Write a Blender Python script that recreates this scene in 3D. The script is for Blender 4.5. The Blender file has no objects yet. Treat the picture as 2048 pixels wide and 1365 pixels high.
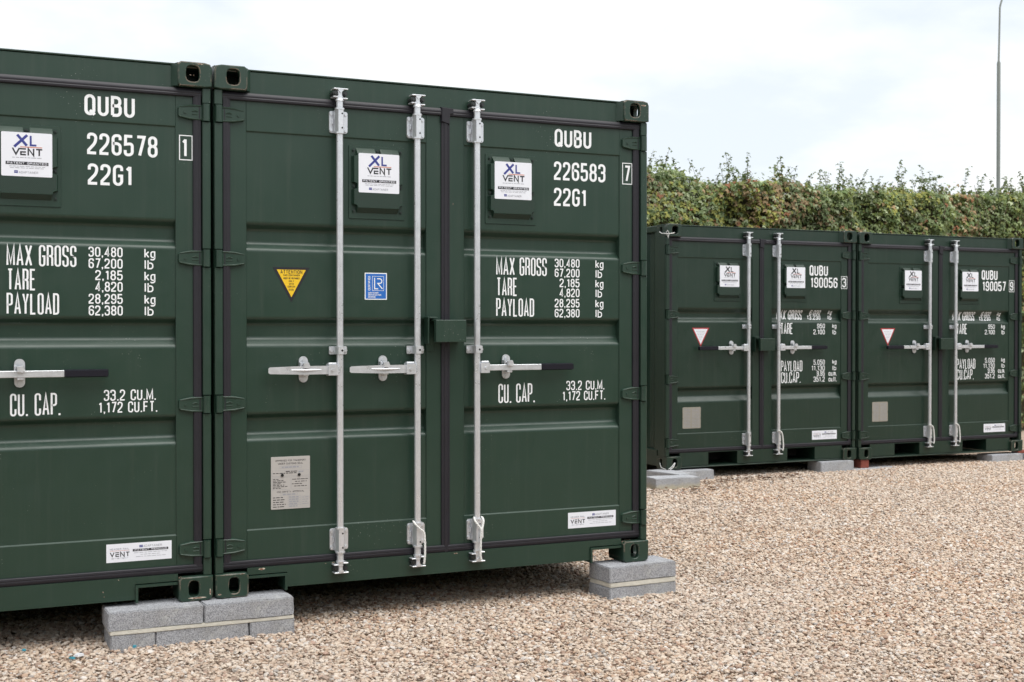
import bpy, bmesh, math, random
import numpy as np
from math import sin, cos, pi, radians, sqrt
from mathutils import Vector, Matrix, noise as mnoise

random.seed(7)
rng = np.random.default_rng(11)
S = bpy.context.scene
COL = S.collection

# ------------------------------------------------------------------ camera
cam_d = bpy.data.cameras.new('camera')
cam = bpy.data.objects.new('camera', cam_d)
COL.objects.link(cam)
cam.location = (-1.3211, -6.2142, 1.3137)
cam.rotation_euler = (pi / 2 - 0.0099, 0, -0.4374)
cam_d.sensor_width = 36.0
cam_d.lens = 45.0
cam_d.clip_start = 0.05
cam_d.clip_end = 3000
cam_d.dof.use_dof = True
cam_d.dof.focus_distance = 7.0
cam_d.dof.aperture_fstop = 5.6
S.camera = cam

# ------------------------------------------------------------------ exposure
S.view_settings.view_transform = 'Standard'
S.view_settings.look = 'None'
S.view_settings.exposure = 0.40
S.view_settings.gamma = 1.0
S.view_settings.use_curve_mapping = False

# ------------------------------------------------------------------ sky and sun
SUN_EL, SUN_AZ = radians(66), radians(158)      # azimuth measured from +Y towards +X: front right
world = bpy.data.worlds.new('World')
S.world = world
world.use_nodes = True
wt = world.node_tree
wt.nodes.clear()
def wn(t, **kw):
    n = wt.nodes.new(t)
    for k, v in kw.items():
        setattr(n, k, v)
    return n
w_out = wn('ShaderNodeOutputWorld')
w_bg = wn('ShaderNodeBackground')
w_sky = wn('ShaderNodeTexSky', sky_type='NISHITA', sun_disc=False, sun_elevation=SUN_EL, sun_rotation=SUN_AZ,
           air_density=1.0, dust_density=1.5, ozone_density=1.0)
w_tc = wn('ShaderNodeTexCoord')
w_sep = wn('ShaderNodeSeparateXYZ')
w_add = wn('ShaderNodeMath', operation='ADD'); w_add.inputs[1].default_value = 0.25
w_abs = wn('ShaderNodeMath', operation='ABSOLUTE')
w_dx = wn('ShaderNodeMath', operation='DIVIDE')
w_dy = wn('ShaderNodeMath', operation='DIVIDE')
w_cmb = wn('ShaderNodeCombineXYZ')
w_noise = wn('ShaderNodeTexNoise'); w_noise.inputs['Scale'].default_value = 1.7; w_noise.inputs['Detail'].default_value = 6
w_noise.inputs['Roughness'].default_value = 0.55
w_ramp = wn('ShaderNodeValToRGB')
w_ramp.color_ramp.elements[0].position = 0.36; w_ramp.color_ramp.elements[0].color = (0.8, 0.8, 0.8, 1)
w_ramp.color_ramp.elements[1].position = 0.58; w_ramp.color_ramp.elements[1].color = (1, 1, 1, 1)
w_cr = wn('ShaderNodeValToRGB')
w_cr.color_ramp.elements[0].position = 0.38; w_cr.color_ramp.elements[0].color = (0.875, 0.93, 0.985, 1)
w_cr.color_ramp.elements[1].position = 0.60; w_cr.color_ramp.elements[1].color = (0.985, 1.0, 1.0, 1)
w_mul = wn('ShaderNodeMix', data_type='RGBA', blend_type='MULTIPLY'); w_mul.inputs[0].default_value = 1.0
CLOUD = 8.7                                         # cloud radiance before the 0.1 background strength
w_mul.inputs[7].default_value = (CLOUD, CLOUD, CLOUD, 1)
w_mix = wn('ShaderNodeMix', data_type='RGBA')
L = wt.links.new
L(w_tc.outputs['Generated'], w_sep.inputs[0])
L(w_sep.outputs['Z'], w_abs.inputs[0]); L(w_abs.outputs[0], w_add.inputs[0])
L(w_sep.outputs['X'], w_dx.inputs[0]); L(w_add.outputs[0], w_dx.inputs[1])
L(w_sep.outputs['Y'], w_dy.inputs[0]); L(w_add.outputs[0], w_dy.inputs[1])
L(w_dx.outputs[0], w_cmb.inputs[0]); L(w_dy.outputs[0], w_cmb.inputs[1])
L(w_cmb.outputs[0], w_noise.inputs['Vector'])
L(w_noise.outputs['Fac'], w_ramp.inputs[0]); L(w_noise.outputs['Fac'], w_cr.inputs[0])
L(w_cr.outputs[0], w_mul.inputs[6])
L(w_ramp.outputs[0], w_mix.inputs[0])
L(w_sky.outputs[0], w_mix.inputs[6]); L(w_mul.outputs[2], w_mix.inputs[7])
L(w_mix.outputs[2], w_bg.inputs['Color'])
w_bg.inputs['Strength'].default_value = 0.1
L(w_bg.outputs[0], w_out.inputs[0])

sun_d = bpy.data.lights.new('sun', 'SUN')
sun_d.energy = 2.6
sun_d.angle = radians(60)
sun_d.color = (1.0, 0.975, 0.94)
sun = bpy.data.objects.new('sun', sun_d)
COL.objects.link(sun)
sd = Vector((sin(SUN_AZ) * cos(SUN_EL), cos(SUN_AZ) * cos(SUN_EL), sin(SUN_EL)))
sun.rotation_euler = sd.to_track_quat('Z', 'Y').to_euler()
sun.location = sd * 30

# ------------------------------------------------------------------ materials
def mat(name):
    m = bpy.data.materials.new(name)
    m.use_nodes = True
    nt = m.node_tree
    b = nt.nodes['Principled BSDF']
    return m, nt, b
def N(nt, t, inp=None, **kw):
    n = nt.nodes.new(t)
    for k, v in kw.items():
        setattr(n, k, v)
    for k, v in (inp or {}).items():
        n.inputs[k].default_value = v
    return n
def ramp(nt, stops, fac=None, interp='LINEAR'):
    r = nt.nodes.new('ShaderNodeValToRGB')
    r.color_ramp.interpolation = interp
    e = r.color_ramp.elements
    while len(e) < len(stops):
        e.new(0.5)
    for el, (p, c) in zip(e, stops):
        el.position = p
        el.color = (c, c, c, 1) if not isinstance(c, tuple) else (*c[:3], 1)
    if fac is not None:
        nt.links.new(fac, r.inputs[0])
    return r
def mixc(nt, fac, a, b, blend='MIX'):
    m = N(nt, 'ShaderNodeMix', data_type='RGBA', blend_type=blend)
    for sock, v in ((0, fac), (6, a), (7, b)):
        if isinstance(v, bpy.types.NodeSocket):
            nt.links.new(v, m.inputs[sock])
        else:
            m.inputs[sock].default_value = v if sock == 0 else (*v[:3], 1)
    return m.outputs[2]
def math_(nt, op, a, b=None):
    m = N(nt, 'ShaderNodeMath', operation=op)
    for i, v in enumerate((a, b)):
        if v is None:
            continue
        if isinstance(v, bpy.types.NodeSocket):
            nt.links.new(v, m.inputs[i])
        else:
            m.inputs[i].default_value = v
    return m.outputs[0]
def coords(nt):
    return N(nt, 'ShaderNodeTexCoord').outputs['Object']
def noise(nt, scale, detail=4, rough=0.5, vec=None, dist=0.0):
    n = N(nt, 'ShaderNodeTexNoise', {'Scale': scale, 'Detail': detail, 'Roughness': rough, 'Distortion': dist})
    nt.links.new(vec if vec is not None else coords(nt), n.inputs['Vector'])
    return n.outputs['Fac']
def bump(nt, b, height, dist, strength=1.0, prev=None):
    n = N(nt, 'ShaderNodeBump', {'Distance': dist, 'Strength': strength})
    nt.links.new(height, n.inputs['Height'])
    if prev is not None:
        nt.links.new(prev, n.inputs['Normal'])
    nt.links.new(n.outputs[0], b.inputs['Normal'])
    return n.outputs[0]

def paint(name, c1, c2, wear=0.0):
    m, nt, b = mat(name)
    co = coords(nt)
    info = N(nt, 'ShaderNodeObjectInfo')
    lo = noise(nt, 1.6, 5, 0.6, co)
    base = mixc(nt, ramp(nt, [(0.35, 0.0), (0.7, 1.0)], lo).outputs[0], c1, c2)
    # vertical grime streaks
    mp = N(nt, 'ShaderNodeMapping'); mp.inputs['Scale'].default_value = (28, 28, 1.1)
    nt.links.new(co, mp.inputs[0])
    st = noise(nt, 1.0, 5, 0.65, mp.outputs[0])
    base = mixc(nt, math_(nt, 'MULTIPLY', ramp(nt, [(0.52, 0.0), (0.8, 1.0)], st).outputs[0], 0.16), base, (0.09, 0.1, 0.085))
    # flecks of dust and chipped paint
    vo = N(nt, 'ShaderNodeTexVoronoi', {'Scale': 60.0, 'Randomness': 1.0}); nt.links.new(co, vo.inputs['Vector'])
    sp = math_(nt, 'LESS_THAN', vo.outputs['Distance'], 0.10)
    msk = ramp(nt, [(0.57, 0.0), (0.66, 1.0)], noise(nt, 2.3, 4, 0.6, co)).outputs[0]
    base = mixc(nt, math_(nt, 'MULTIPLY', math_(nt, 'MULTIPLY', sp, msk), 0.75), base, (0.32, 0.34, 0.31))
    if wear > 0:
        bv = N(nt, 'ShaderNodeBevel', {'Radius': 0.006}, samples=4)
        ge = N(nt, 'ShaderNodeNewGeometry')
        dt = N(nt, 'ShaderNodeVectorMath', operation='DOT_PRODUCT')
        nt.links.new(bv.outputs[0], dt.inputs[0]); nt.links.new(ge.outputs['Normal'], dt.inputs[1])
        ed = ramp(nt, [(0.90, 1.0), (0.985, 0.0)], dt.outputs['Value']).outputs[0]
        wn_ = ramp(nt, [(0.47, 0.0), (0.54, 1.0)], noise(nt, 9, 6, 0.7, co)).outputs[0]
        fx = math_(nt, 'MULTIPLY', math_(nt, 'MULTIPLY', ed, wn_), wear)
        rc = mixc(nt, noise(nt, 60, 3, 0.6, co), (0.17, 0.06, 0.03), (0.55, 0.44, 0.36))
        base = mixc(nt, fx, base, rc)
    nt.links.new(base, b.inputs['Base Color'])
    rg = N(nt, 'ShaderNodeMapRange', {'From Min': 0.3, 'From Max': 0.7, 'To Min': 0.30, 'To Max': 0.44})
    nt.links.new(noise(nt, 7, 6, 0.65, co), rg.inputs[0])
    nt.links.new(rg.outputs[0], b.inputs['Roughness'])
    b.inputs['Specular IOR Level'].default_value = 0.5
    p = bump(nt, b, noise(nt, 2.6, 2, 0.5, co), 0.004)
    bump(nt, b, noise(nt, 240, 2, 0.5, co), 0.00025, 1.0, p)
    return m
M = {}
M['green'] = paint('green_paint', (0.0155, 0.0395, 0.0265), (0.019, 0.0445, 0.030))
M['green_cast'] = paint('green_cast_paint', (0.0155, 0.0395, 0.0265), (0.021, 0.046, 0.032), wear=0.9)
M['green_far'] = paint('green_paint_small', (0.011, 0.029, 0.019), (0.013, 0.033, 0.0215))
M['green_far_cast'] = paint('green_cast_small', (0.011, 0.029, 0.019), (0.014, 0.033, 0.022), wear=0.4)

def simple(name, c, rough=0.5, metal=0.0, var=0.15, scale=20, bumpd=0.0, spec=0.5):
    m, nt, b = mat(name)
    f = noise(nt, scale, 4, 0.6)
    d = tuple(x * (1 - var) for x in c); l = tuple(min(1, x * (1 + var)) for x in c)
    nt.links.new(mixc(nt, f, d, l), b.inputs['Base Color'])
    b.inputs['Roughness'].default_value = rough
    b.inputs['Metallic'].default_value = metal
    b.inputs['Specular IOR Level'].default_value = spec
    if bumpd:
        bump(nt, b, noise(nt, scale * 4, 3, 0.6), bumpd)
    return m
M['rubber'] = simple('rubber', (0.0105, 0.0095, 0.015), 0.5, 0, 0.35, 9, 0.0006)
M['white'] = simple('white_vinyl', (0.84, 0.86, 0.88), 0.45, 0, 0.04, 30)
M['sticker'] = simple('sticker_white', (0.78, 0.80, 0.86), 0.35, 0, 0.03, 12)
M['navy'] = simple('print_blue', (0.035, 0.045, 0.24), 0.4, 0, 0.05)
M['dark'] = simple('print_black', (0.012, 0.012, 0.018), 0.45, 0, 0.05)
M['grey'] = simple('print_grey', (0.30, 0.31, 0.35), 0.5, 0, 0.05)
M['red'] = simple('print_red', (0.42, 0.03, 0.035), 0.45, 0, 0.06)
M['orange'] = simple('print_orange', (0.60, 0.22, 0.16), 0.45, 0, 0.05)
M['yellow'] = simple('print_yellow', (0.80, 0.52, 0.02), 0.4, 0, 0.06)
M['blue'] = simple('print_certificate_blue', (0.02, 0.14, 0.50), 0.4, 0, 0.05)
M['plate'] = simple('aluminium_plate', (0.46, 0.44, 0.42), 0.5, 0.15, 0.06, 25)
M['plate_far'] = simple('worn_plate', (0.30, 0.28, 0.24), 0.55, 0.1, 0.18, 30)
M['grip'] = simple('black_plastic', (0.008, 0.0075, 0.014), 0.45, 0, 0.2, 20, 0.0, 0.3)
M['hole'] = simple('dark_hole', (0.01, 0.01, 0.01), 0.9, 0, 0.1)
M['steel'] = simple('dark_steel', (0.05, 0.055, 0.055), 0.4, 0.6, 0.4, 60)
M['undercoat'] = simple('black_underseal', (0.012, 0.012, 0.012), 0.8, 0, 0.3, 10)
M['rust'] = simple('rust', (0.17, 0.055, 0.028), 0.9, 0, 0.4, 160)
M['primer'] = simple('pale_primer', (0.50, 0.43, 0.35), 0.8, 0, 0.25, 120)
M['rope'] = simple('white_rope', (0.78, 0.78, 0.76), 0.8, 0, 0.12, 120)
M['mortar'] = simple('mortar', (0.58, 0.555, 0.485), 0.9, 0, 0.22, 26, 0.003)
M['brick'] = simple('red_brick', (0.22, 0.055, 0.035), 0.85, 0, 0.3, 40, 0.002)
M['pole'] = simple('lamp_pole', (0.20, 0.215, 0.20), 0.5, 0.1, 0.12, 6)
M['teal'] = simple('teal_plastic', (0.05, 0.26, 0.34), 0.4, 0, 0.2, 60)
M['paper'] = simple('torn_white_plastic', (0.62, 0.62, 0.64), 0.6, 0, 0.15, 50)
M['litter'] = simple('dead_leaf', (0.10, 0.05, 0.025), 0.8, 0, 0.5, 90)
M['soil'] = simple('soil_and_twigs', (0.10, 0.085, 0.05), 0.95, 0, 0.5, 18, 0.02)
M['added_hedge'] = simple('added_hedge_mass', (0.06, 0.09, 0.035), 0.9, 0, 0.5, 9, 0.05)
M['stem'] = simple('bramble_stem', (0.10, 0.065, 0.04), 0.75, 0, 0.4, 30)

m, nt, b = mat('galvanised_steel')
co = coords(nt)
vo = N(nt, 'ShaderNodeTexVoronoi', {'Scale': 70.0}); nt.links.new(co, vo.inputs['Vector'])
f = math_(nt, 'ADD', math_(nt, 'MULTIPLY', noise(nt, 14, 5, 0.65, co), 0.7), math_(nt, 'MULTIPLY', vo.outputs['Distance'], 0.2))
nt.links.new(ramp(nt, [(0.25, (0.66, 0.68, 0.71)), (0.75, (0.80, 0.82, 0.86))], f).outputs[0], b.inputs['Base Color'])
b.inputs['Metallic'].default_value = 0.6
nt.links.new(ramp(nt, [(0.3, 0.26), (0.7, 0.40)], noise(nt, 30, 4, 0.6, co)).outputs[0], b.inputs['Roughness'])
bump(nt, b, noise(nt, 60, 3, 0.6, co), 0.0003)
M['galv'] = m

# perforated vent sheet: small staggered holes in the painted sheet
m, nt, b = mat('perforated_vent')
co = coords(nt)
sx = N(nt, 'ShaderNodeSeparateXYZ'); nt.links.new(co, sx.inputs[0])
p = math_(nt, 'MULTIPLY', math_(nt, 'ADD', sx.outputs['X'], sx.outputs['Z']), 120.0)
q = math_(nt, 'MULTIPLY', math_(nt, 'SUBTRACT', sx.outputs['X'], sx.outputs['Z']), 120.0)
fp = math_(nt, 'ABSOLUTE', math_(nt, 'SUBTRACT', math_(nt, 'FRACT', p), 0.5))
fq = math_(nt, 'ABSOLUTE', math_(nt, 'SUBTRACT', math_(nt, 'FRACT', q), 0.5))
hole = math_(nt, 'LESS_THAN', math_(nt, 'ADD', math_(nt, 'MULTIPLY', fp, fp), math_(nt, 'MULTIPLY', fq, fq)), 0.075)
nt.links.new(mixc(nt, hole, (0.0155, 0.0395, 0.0265), (0.006, 0.009, 0.008)), b.inputs['Base Color'])
b.inputs['Roughness'].default_value = 0.45
M['perf'] = m

def block_mat(name, a, c, k=1.0):
    m, nt, b = mat(name)
    co = coords(nt)
    v1 = N(nt, 'ShaderNodeTexVoronoi', {'Scale': 290.0}); nt.links.new(co, v1.inputs['Vector'])
    v2 = N(nt, 'ShaderNodeTexVoronoi', {'Scale': 420.0}); nt.links.new(co, v2.inputs['Vector'])
    wv = N(nt, 'ShaderNodeTexWhiteNoise'); nt.links.new(v1.outputs['Color'], wv.inputs['Vector'])
    grain = math_(nt, 'ADD', math_(nt, 'MULTIPLY', wv.outputs['Value'], 0.55), math_(nt, 'MULTIPLY', noise(nt, 340, 3, 0.7, co), 0.45))
    big = noise(nt, 7, 4, 0.6, co)
    col = ramp(nt, [(0.16, tuple(x * 0.36 for x in a)), (0.42, a), (0.78, c)], grain).outputs[0]
    col = mixc(nt, math_(nt, 'MULTIPLY', big, 0.3), col, tuple(x * 0.75 for x in c))
    dk = ramp(nt, [(0.50, 0.0), (0.70, 1.0)], noise(nt, 3.5, 6, 0.7, co)).outputs[0]
    col = mixc(nt, math_(nt, 'MULTIPLY', dk, 0.4), col, (0.22, 0.205, 0.18))
    sm = ramp(nt, [(0.56, 0.0), (0.66, 1.0)], noise(nt, 5.5, 6, 0.75, co, 0.6)).outputs[0]
    col = mixc(nt, math_(nt, 'MULTIPLY', sm, 0.45), col, (0.62, 0.62, 0.60))
    nt.links.new(col, b.inputs['Base Color'])
    b.inputs['Roughness'].default_value = 0.92
    b.inputs['Specular IOR Level'].default_value = 0.2
    h = math_(nt, 'ADD', math_(nt, 'MULTIPLY', v1.outputs['Distance'], 0.7), math_(nt, 'MULTIPLY', v2.outputs['Distance'], 0.5))
    bump(nt, b, h, 0.002 * k)
    return m
M['block'] = block_mat('dense_concrete_block', (0.285, 0.29, 0.31), (0.52, 0.53, 0.56))
M['slab'] = block_mat('smooth_concrete_slab', (0.36, 0.37, 0.39), (0.50, 0.51, 0.54), 0.4)

m = M['slab'].copy(); m.name = 'stained_slab'
nt = m.node_tree; b = nt.nodes['Principled BSDF']
lk0 = b.inputs['Base Color'].links[0].from_socket
co = coords(nt); sx = N(nt, 'ShaderNodeSeparateXYZ'); nt.links.new(co, sx.inputs[0])
zz = math_(nt, 'ADD', math_(nt, 'MULTIPLY', sx.outputs['Z'], -14.0), math_(nt, 'MULTIPLY', noise(nt, 12, 4, 0.6, co), 0.9))
nt.links.new(mixc(nt, math_(nt, 'MULTIPLY', ramp(nt, [(0.3, 0.0), (0.75, 1.0)], zz).outputs[0], 0.8), lk0, (0.46, 0.42, 0.31)), b.inputs['Base Color'])
M['stained'] = m

# gravel stones: colour differs from stone to stone
m, nt, b = mat('gravel_stone')
info = N(nt, 'ShaderNodeObjectInfo')
stops = [(0.0, (0.243, 0.133, 0.085)), (0.06, (0.446, 0.276, 0.174)), (0.16, (0.538, 0.379, 0.263)), (0.28, (0.619, 0.488, 0.367)),
         (0.43, (0.700, 0.586, 0.471)), (0.57, (0.558, 0.433, 0.337)), (0.70, (0.751, 0.655, 0.561)), (0.81, (0.385, 0.291, 0.228)),
         (0.87, (0.588, 0.552, 0.517)), (0.93, (0.365, 0.187, 0.124)), (0.955, (0.791, 0.749, 0.716)), (0.98, (0.274, 0.266, 0.263))]
rc = ramp(nt, stops, info.outputs['Random'], 'CONSTANT').outputs[0]
mot = noise(nt, 55, 4, 0.65)
col = mixc(nt, math_(nt, 'MULTIPLY', mot, 0.40), rc, (0.42, 0.32, 0.245))
lo1 = noise(nt, 0.55, 4, 0.6, info.outputs['Location'])
col = mixc(nt, math_(nt, 'MULTIPLY', ramp(nt, [(0.38, 0.0), (0.60, 1.0)], lo1).outputs[0], 0.34), col, (0.55, 0.49, 0.43))
lo2 = noise(nt, 1.7, 5, 0.7, info.outputs['Location'])
col = mixc(nt, math_(nt, 'MULTIPLY', ramp(nt, [(0.56, 0.0), (0.75, 1.0)], lo2).outputs[0], 0.28), col, (0.30, 0.215, 0.15))
nt.links.new(col, b.inputs['Base Color'])
b.inputs['Roughness'].default_value = 0.78
b.inputs['Specular IOR Level'].default_value = 0.3
bump(nt, b, noise(nt, 120, 3, 0.6), 0.002)
M['stone'] = m

m, nt, b = mat('ground')
co = coords(nt)
v1 = N(nt, 'ShaderNodeTexVoronoi', {'Scale': 42.0}); nt.links.new(co, v1.inputs['Vector'])
wv = N(nt, 'ShaderNodeTexWhiteNoise'); nt.links.new(v1.outputs['Color'], wv.inputs['Vector'])
gc = ramp(nt, [(0.0, (0.22, 0.15, 0.105)), (0.3, (0.38, 0.29, 0.22)), (0.6, (0.50, 0.41, 0.33)), (1.0, (0.33, 0.26, 0.21))], wv.outputs['Value']).outputs[0]
sx = N(nt, 'ShaderNodeSeparateXYZ'); nt.links.new(co, sx.inputs[0])
far = ramp(nt, [(0.0, 0.0), (1.0, 1.0)], N(nt, 'ShaderNodeMapRange', {'From Min': 6.6, 'From Max': 7.4}).outputs[0])
mr = [n for n in nt.nodes if n.type == 'MAP_RANGE'][-1]
nt.links.new(sx.outputs['Y'], mr.inputs[0])
gr = ramp(nt, [(0.3, (0.035, 0.06, 0.018)), (0.7, (0.075, 0.10, 0.035))], noise(nt, 3, 6, 0.7, co)).outputs[0]
nt.links.new(mixc(nt, far.outputs[0], gc, gr), b.inputs['Base Color'])
b.inputs['Roughness'].default_value = 0.95
bump(nt, b, v1.outputs['Distance'], 0.012)
M['ground'] = m

# bramble leaves: per-leaf colour attribute, thin and slightly translucent
m, nt, b = mat('bramble_leaf')
at = N(nt, 'ShaderNodeAttribute', attribute_name='leaf')
nt.links.new(at.outputs['Color'], b.inputs['Base Color'])
b.inputs['Roughness'].default_value = 0.5
b.inputs['Specular IOR Level'].default_value = 0.45
tr = N(nt, 'ShaderNodeBsdfTranslucent')
nt.links.new(mixc(nt, 0.35, at.outputs['Color'], (0.16, 0.22, 0.03)), tr.inputs['Color'])
mx = N(nt, 'ShaderNodeMixShader', {0: 0.35})
out = [n for n in nt.nodes if n.type == 'OUTPUT_MATERIAL'][0]
nt.links.new(b.outputs[0], mx.inputs[1]); nt.links.new(tr.outputs[0], mx.inputs[2]); nt.links.new(mx.outputs[0], out.inputs[0])
M['leaf'] = m

# ------------------------------------------------------------------ mesh helpers
class MB:
    """collects faces; build() links them as ONE mesh object"""
    def __init__(s):
        s.v, s.f, s.m, s.mats = [], [], [], []
    def mi(s, k):
        if k not in s.mats:
            s.mats.append(k)
        return s.mats.index(k)
    def add(s, verts, faces, k):
        o = len(s.v); i = s.mi(k)
        s.v.extend(tuple(p) for p in verts)
        for f in faces:
            s.f.append(tuple(o + a for a in f)); s.m.append(i)
    def box(s, x0, x1, y0, y1, z0, z1, k, b=0.0):
        if x1 < x0: x0, x1 = x1, x0
        if b <= 0:
            s.add([(x, y, z) for x in (x0, x1) for y in (y0, y1) for z in (z0, z1)],
                  [(0, 1, 3, 2), (4, 6, 7, 5), (0, 4, 5, 1), (2, 3, 7, 6), (0, 2, 6, 4), (1, 5, 7, 3)], k)
            return
        b = min(b, (x1 - x0) * .45, (y1 - y0) * .45, (z1 - z0) * .45)
        V, idx = [], {}
        for ix, x in enumerate((x0, x1)):
            for iy, y in enumerate((y0, y1)):
                for iz, z in enumerate((z0, z1)):
                    sx_, sy_, sz_ = (b if ix == 0 else -b), (b if iy == 0 else -b), (b if iz == 0 else -b)
                    for a, p in enumerate(((x, y + sy_, z + sz_), (x + sx_, y, z + sz_), (x + sx_, y + sy_, z))):
                        idx[ix, iy, iz, a] = len(V); V.append(p)
        F = []
        for i in (0, 1):
            F.append([idx[i, 0, 0, 0], idx[i, 0, 1, 0], idx[i, 1, 1, 0], idx[i, 1, 0, 0]])
            F.append([idx[0, i, 0, 1], idx[0, i, 1, 1], idx[1, i, 1, 1], idx[1, i, 0, 1]])
            F.append([idx[0, 0, i, 2], idx[0, 1, i, 2], idx[1, 1, i, 2], idx[1, 0, i, 2]])
            for j in (0, 1):
                F.append([idx[i, j, 0, 0], idx[i, j, 1, 0], idx[i, j, 1, 1], idx[i, j, 0, 1]])
                F.append([idx[i, 0, j, 0], idx[i, 1, j, 0], idx[i, 1, j, 2], idx[i, 0, j, 2]])
                F.append([idx[0, i, j, 1], idx[1, i, j, 1], idx[1, i, j, 2], idx[0, i, j, 2]])
                for l in (0, 1):
                    F.append([idx[i, j, l, 0], idx[i, j, l, 1], idx[i, j, l, 2]])
        s.add(V, F, k)
    def cyl(s, p0, p1, r, k, n=12, r1=None, caps=True):
        s.tube([p0, p1], [r, r if r1 is None else r1], k, n, caps)
    def tube(s, path, r, k, n=8, caps=True):
        P = [Vector(p) for p in path]
        R = r if isinstance(r, (list, tuple)) else [r] * len(P)
        t0 = (P[1] - P[0]).normalized()
        u = t0.orthogonal().normalized()
        V, F = [], []
        for i, p in enumerate(P):
            if i == 0: t = P[1] - P[0]
            elif i == len(P) - 1: t = P[-1] - P[-2]
            else: t = P[i + 1] - P[i - 1]
            t.normalize()
            u = (u - t * u.dot(t)).normalized()
            w = t.cross(u)
            for j in range(n):
                a = 2 * pi * j / n
                V.append(p + (u * cos(a) + w * sin(a)) * R[i])
        for i in range(len(P) - 1):
            for j in range(n):
                j2 = (j + 1) % n
                F.append((i * n + j, i * n + j2, (i + 1) * n + j2, (i + 1) * n + j))
        if caps:
            F.append(tuple(range(n - 1, -1, -1)))
            F.append(tuple(range((len(P) - 1) * n, len(P) * n)))
        s.add(V, F, k)
    def extr(s, poly, axis, a0, a1, k, caps=True):
        """poly: 2D points in the plane normal to axis"""
        def to3(p, a):
            return {'x': (a, p[0], p[1]), 'y': (p[0], a, p[1]), 'z': (p[0], p[1], a)}[axis]
        n = len(poly)
        V = [to3(p, a0) for p in poly] + [to3(p, a1) for p in poly]
        F = [(i, (i + 1) % n, n + (i + 1) % n, n + i) for i in range(n)]
        if caps:
            F += [tuple(range(n)), tuple(range(2 * n - 1, n - 1, -1))]
        s.add(V, F, k)
    def sheet(s, prof, axis, a0, a1, k):
        """open profile extruded: a folded sheet"""
        def to3(p, a):
            return {'x': (a, p[0], p[1]), 'y': (p[0], a, p[1]), 'z': (p[0], p[1], a)}[axis]
        n = len(prof)
        s.add([to3(p, a0) for p in prof] + [to3(p, a1) for p in prof],
              [(i, i + 1, n + i + 1, n + i) for i in range(n - 1)], k)
    def bprism(s, poly, y0, y1, dist, k, kside=None):
        """xz polygon (counter-clockwise seen from -Y) from y0 (back) to y1 (front), front outline moved in per edge"""
        n = len(poly)
        D = dist if isinstance(dist, (list, tuple)) else [dist] * n
        inn = inset(poly, D)
        V = [(p[0], y0, p[1]) for p in poly] + [(p[0], y1, p[1]) for p in inn]
        s.add(V, [(i, (i + 1) % n, n + (i + 1) % n, n + i) for i in range(n)], kside or k)
        s.add([(p[0], y1, p[1]) for p in inn], [tuple(range(n))], k)
    def tr(s, mtx):
        s.v = [tuple(mtx @ Vector(p)) for p in s.v]
        return s
    def mesh(s, name, smooth=30, recalc=True):
        me = bpy.data.meshes.new(name)
        me.from_pydata(s.v, [], s.f)
        for k in s.mats:
            me.materials.append(M[k])
        me.polygons.foreach_set('material_index', s.m)
        if recalc:
            bm = bmesh.new(); bm.from_mesh(me)
            bmesh.ops.recalc_face_normals(bm, faces=bm.faces)
            bm.to_mesh(me); bm.free()
        me.update()
        if smooth:
            me.polygons.foreach_set('use_smooth', [True] * len(me.polygons))
            me.set_sharp_from_angle(angle=radians(smooth))
        return me

def inset(poly, D):
    n = len(poly); out = []
    for i in range(n):
        p = Vector(poly[i]); a = Vector(poly[i - 1]); c = Vector(poly[(i + 1) % n])
        e0 = (p - a).normalized(); e1 = (c - p).normalized()
        n0 = Vector((-e0.y, e0.x)); n1 = Vector((-e1.y, e1.x))
        d0, d1 = D[i - 1], D[i]
        cr = e0.x * e1.y - e0.y * e1.x
        if abs(cr) < 1e-4:
            out.append(tuple(p + n0 * d0)); continue
        q0 = p + n0 * d0; q1 = p + n1 * d1
        t = ((q1 - q0).x * e1.y - (q1 - q0).y * e1.x) / cr
        out.append(tuple(q0 + e0 * t))
    return out

def rrect(x0, x1, z0, z1, r, n=4):
    P = []
    for cx, cz, a0 in ((x1 - r, z1 - r, 0), (x0 + r, z1 - r, 90), (x0 + r, z0 + r, 180), (x1 - r, z0 + r, 270)):
        for i in range(n + 1):
            a = radians(a0 + 90 * i / n)
            P.append((cx + r * cos(a), cz + r * sin(a)))
    return P

CACHE = {}
def part(name, key, fn, parent, loc=(0, 0, 0), smooth=30, label=None):
    """an object of its own under parent; alike pieces share mesh data"""
    if key is None or key not in CACHE:
        mb = MB(); fn(mb)
        me = mb.mesh(name, smooth)
        if key is not None:
            CACHE[key] = me
    else:
        me = CACHE[key]
    o = bpy.data.objects.new(name, me)
    COL.objects.link(o)
    o.parent = parent
    o.location = loc
    if label:
        o['label'] = label
    return o
def thing(name, label, cat, loc=(0, 0, 0), group=None, rotz=0.0):
    o = bpy.data.objects.new(name, None)
    COL.objects.link(o)
    o.empty_display_size = 0.1
    o.location = loc
    o.rotation_euler = (0, 0, rotz)
    o['label'] = label
    o['category'] = cat
    if group:
        o['group'] = group
    return o
def solo(name, mb, label=None, cat=None, loc=(0, 0, 0), group=None, kind=None, rotz=0.0, smooth=30):
    o = bpy.data.objects.new(name, mb.mesh(name, smooth) if isinstance(mb, MB) else mb)
    COL.objects.link(o)
    o.location = loc
    o.rotation_euler = (0, 0, rotz)
    for k, v in (('label', label), ('category', cat), ('group', group), ('kind', kind)):
        if v:
            o[k] = v
    return o

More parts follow.
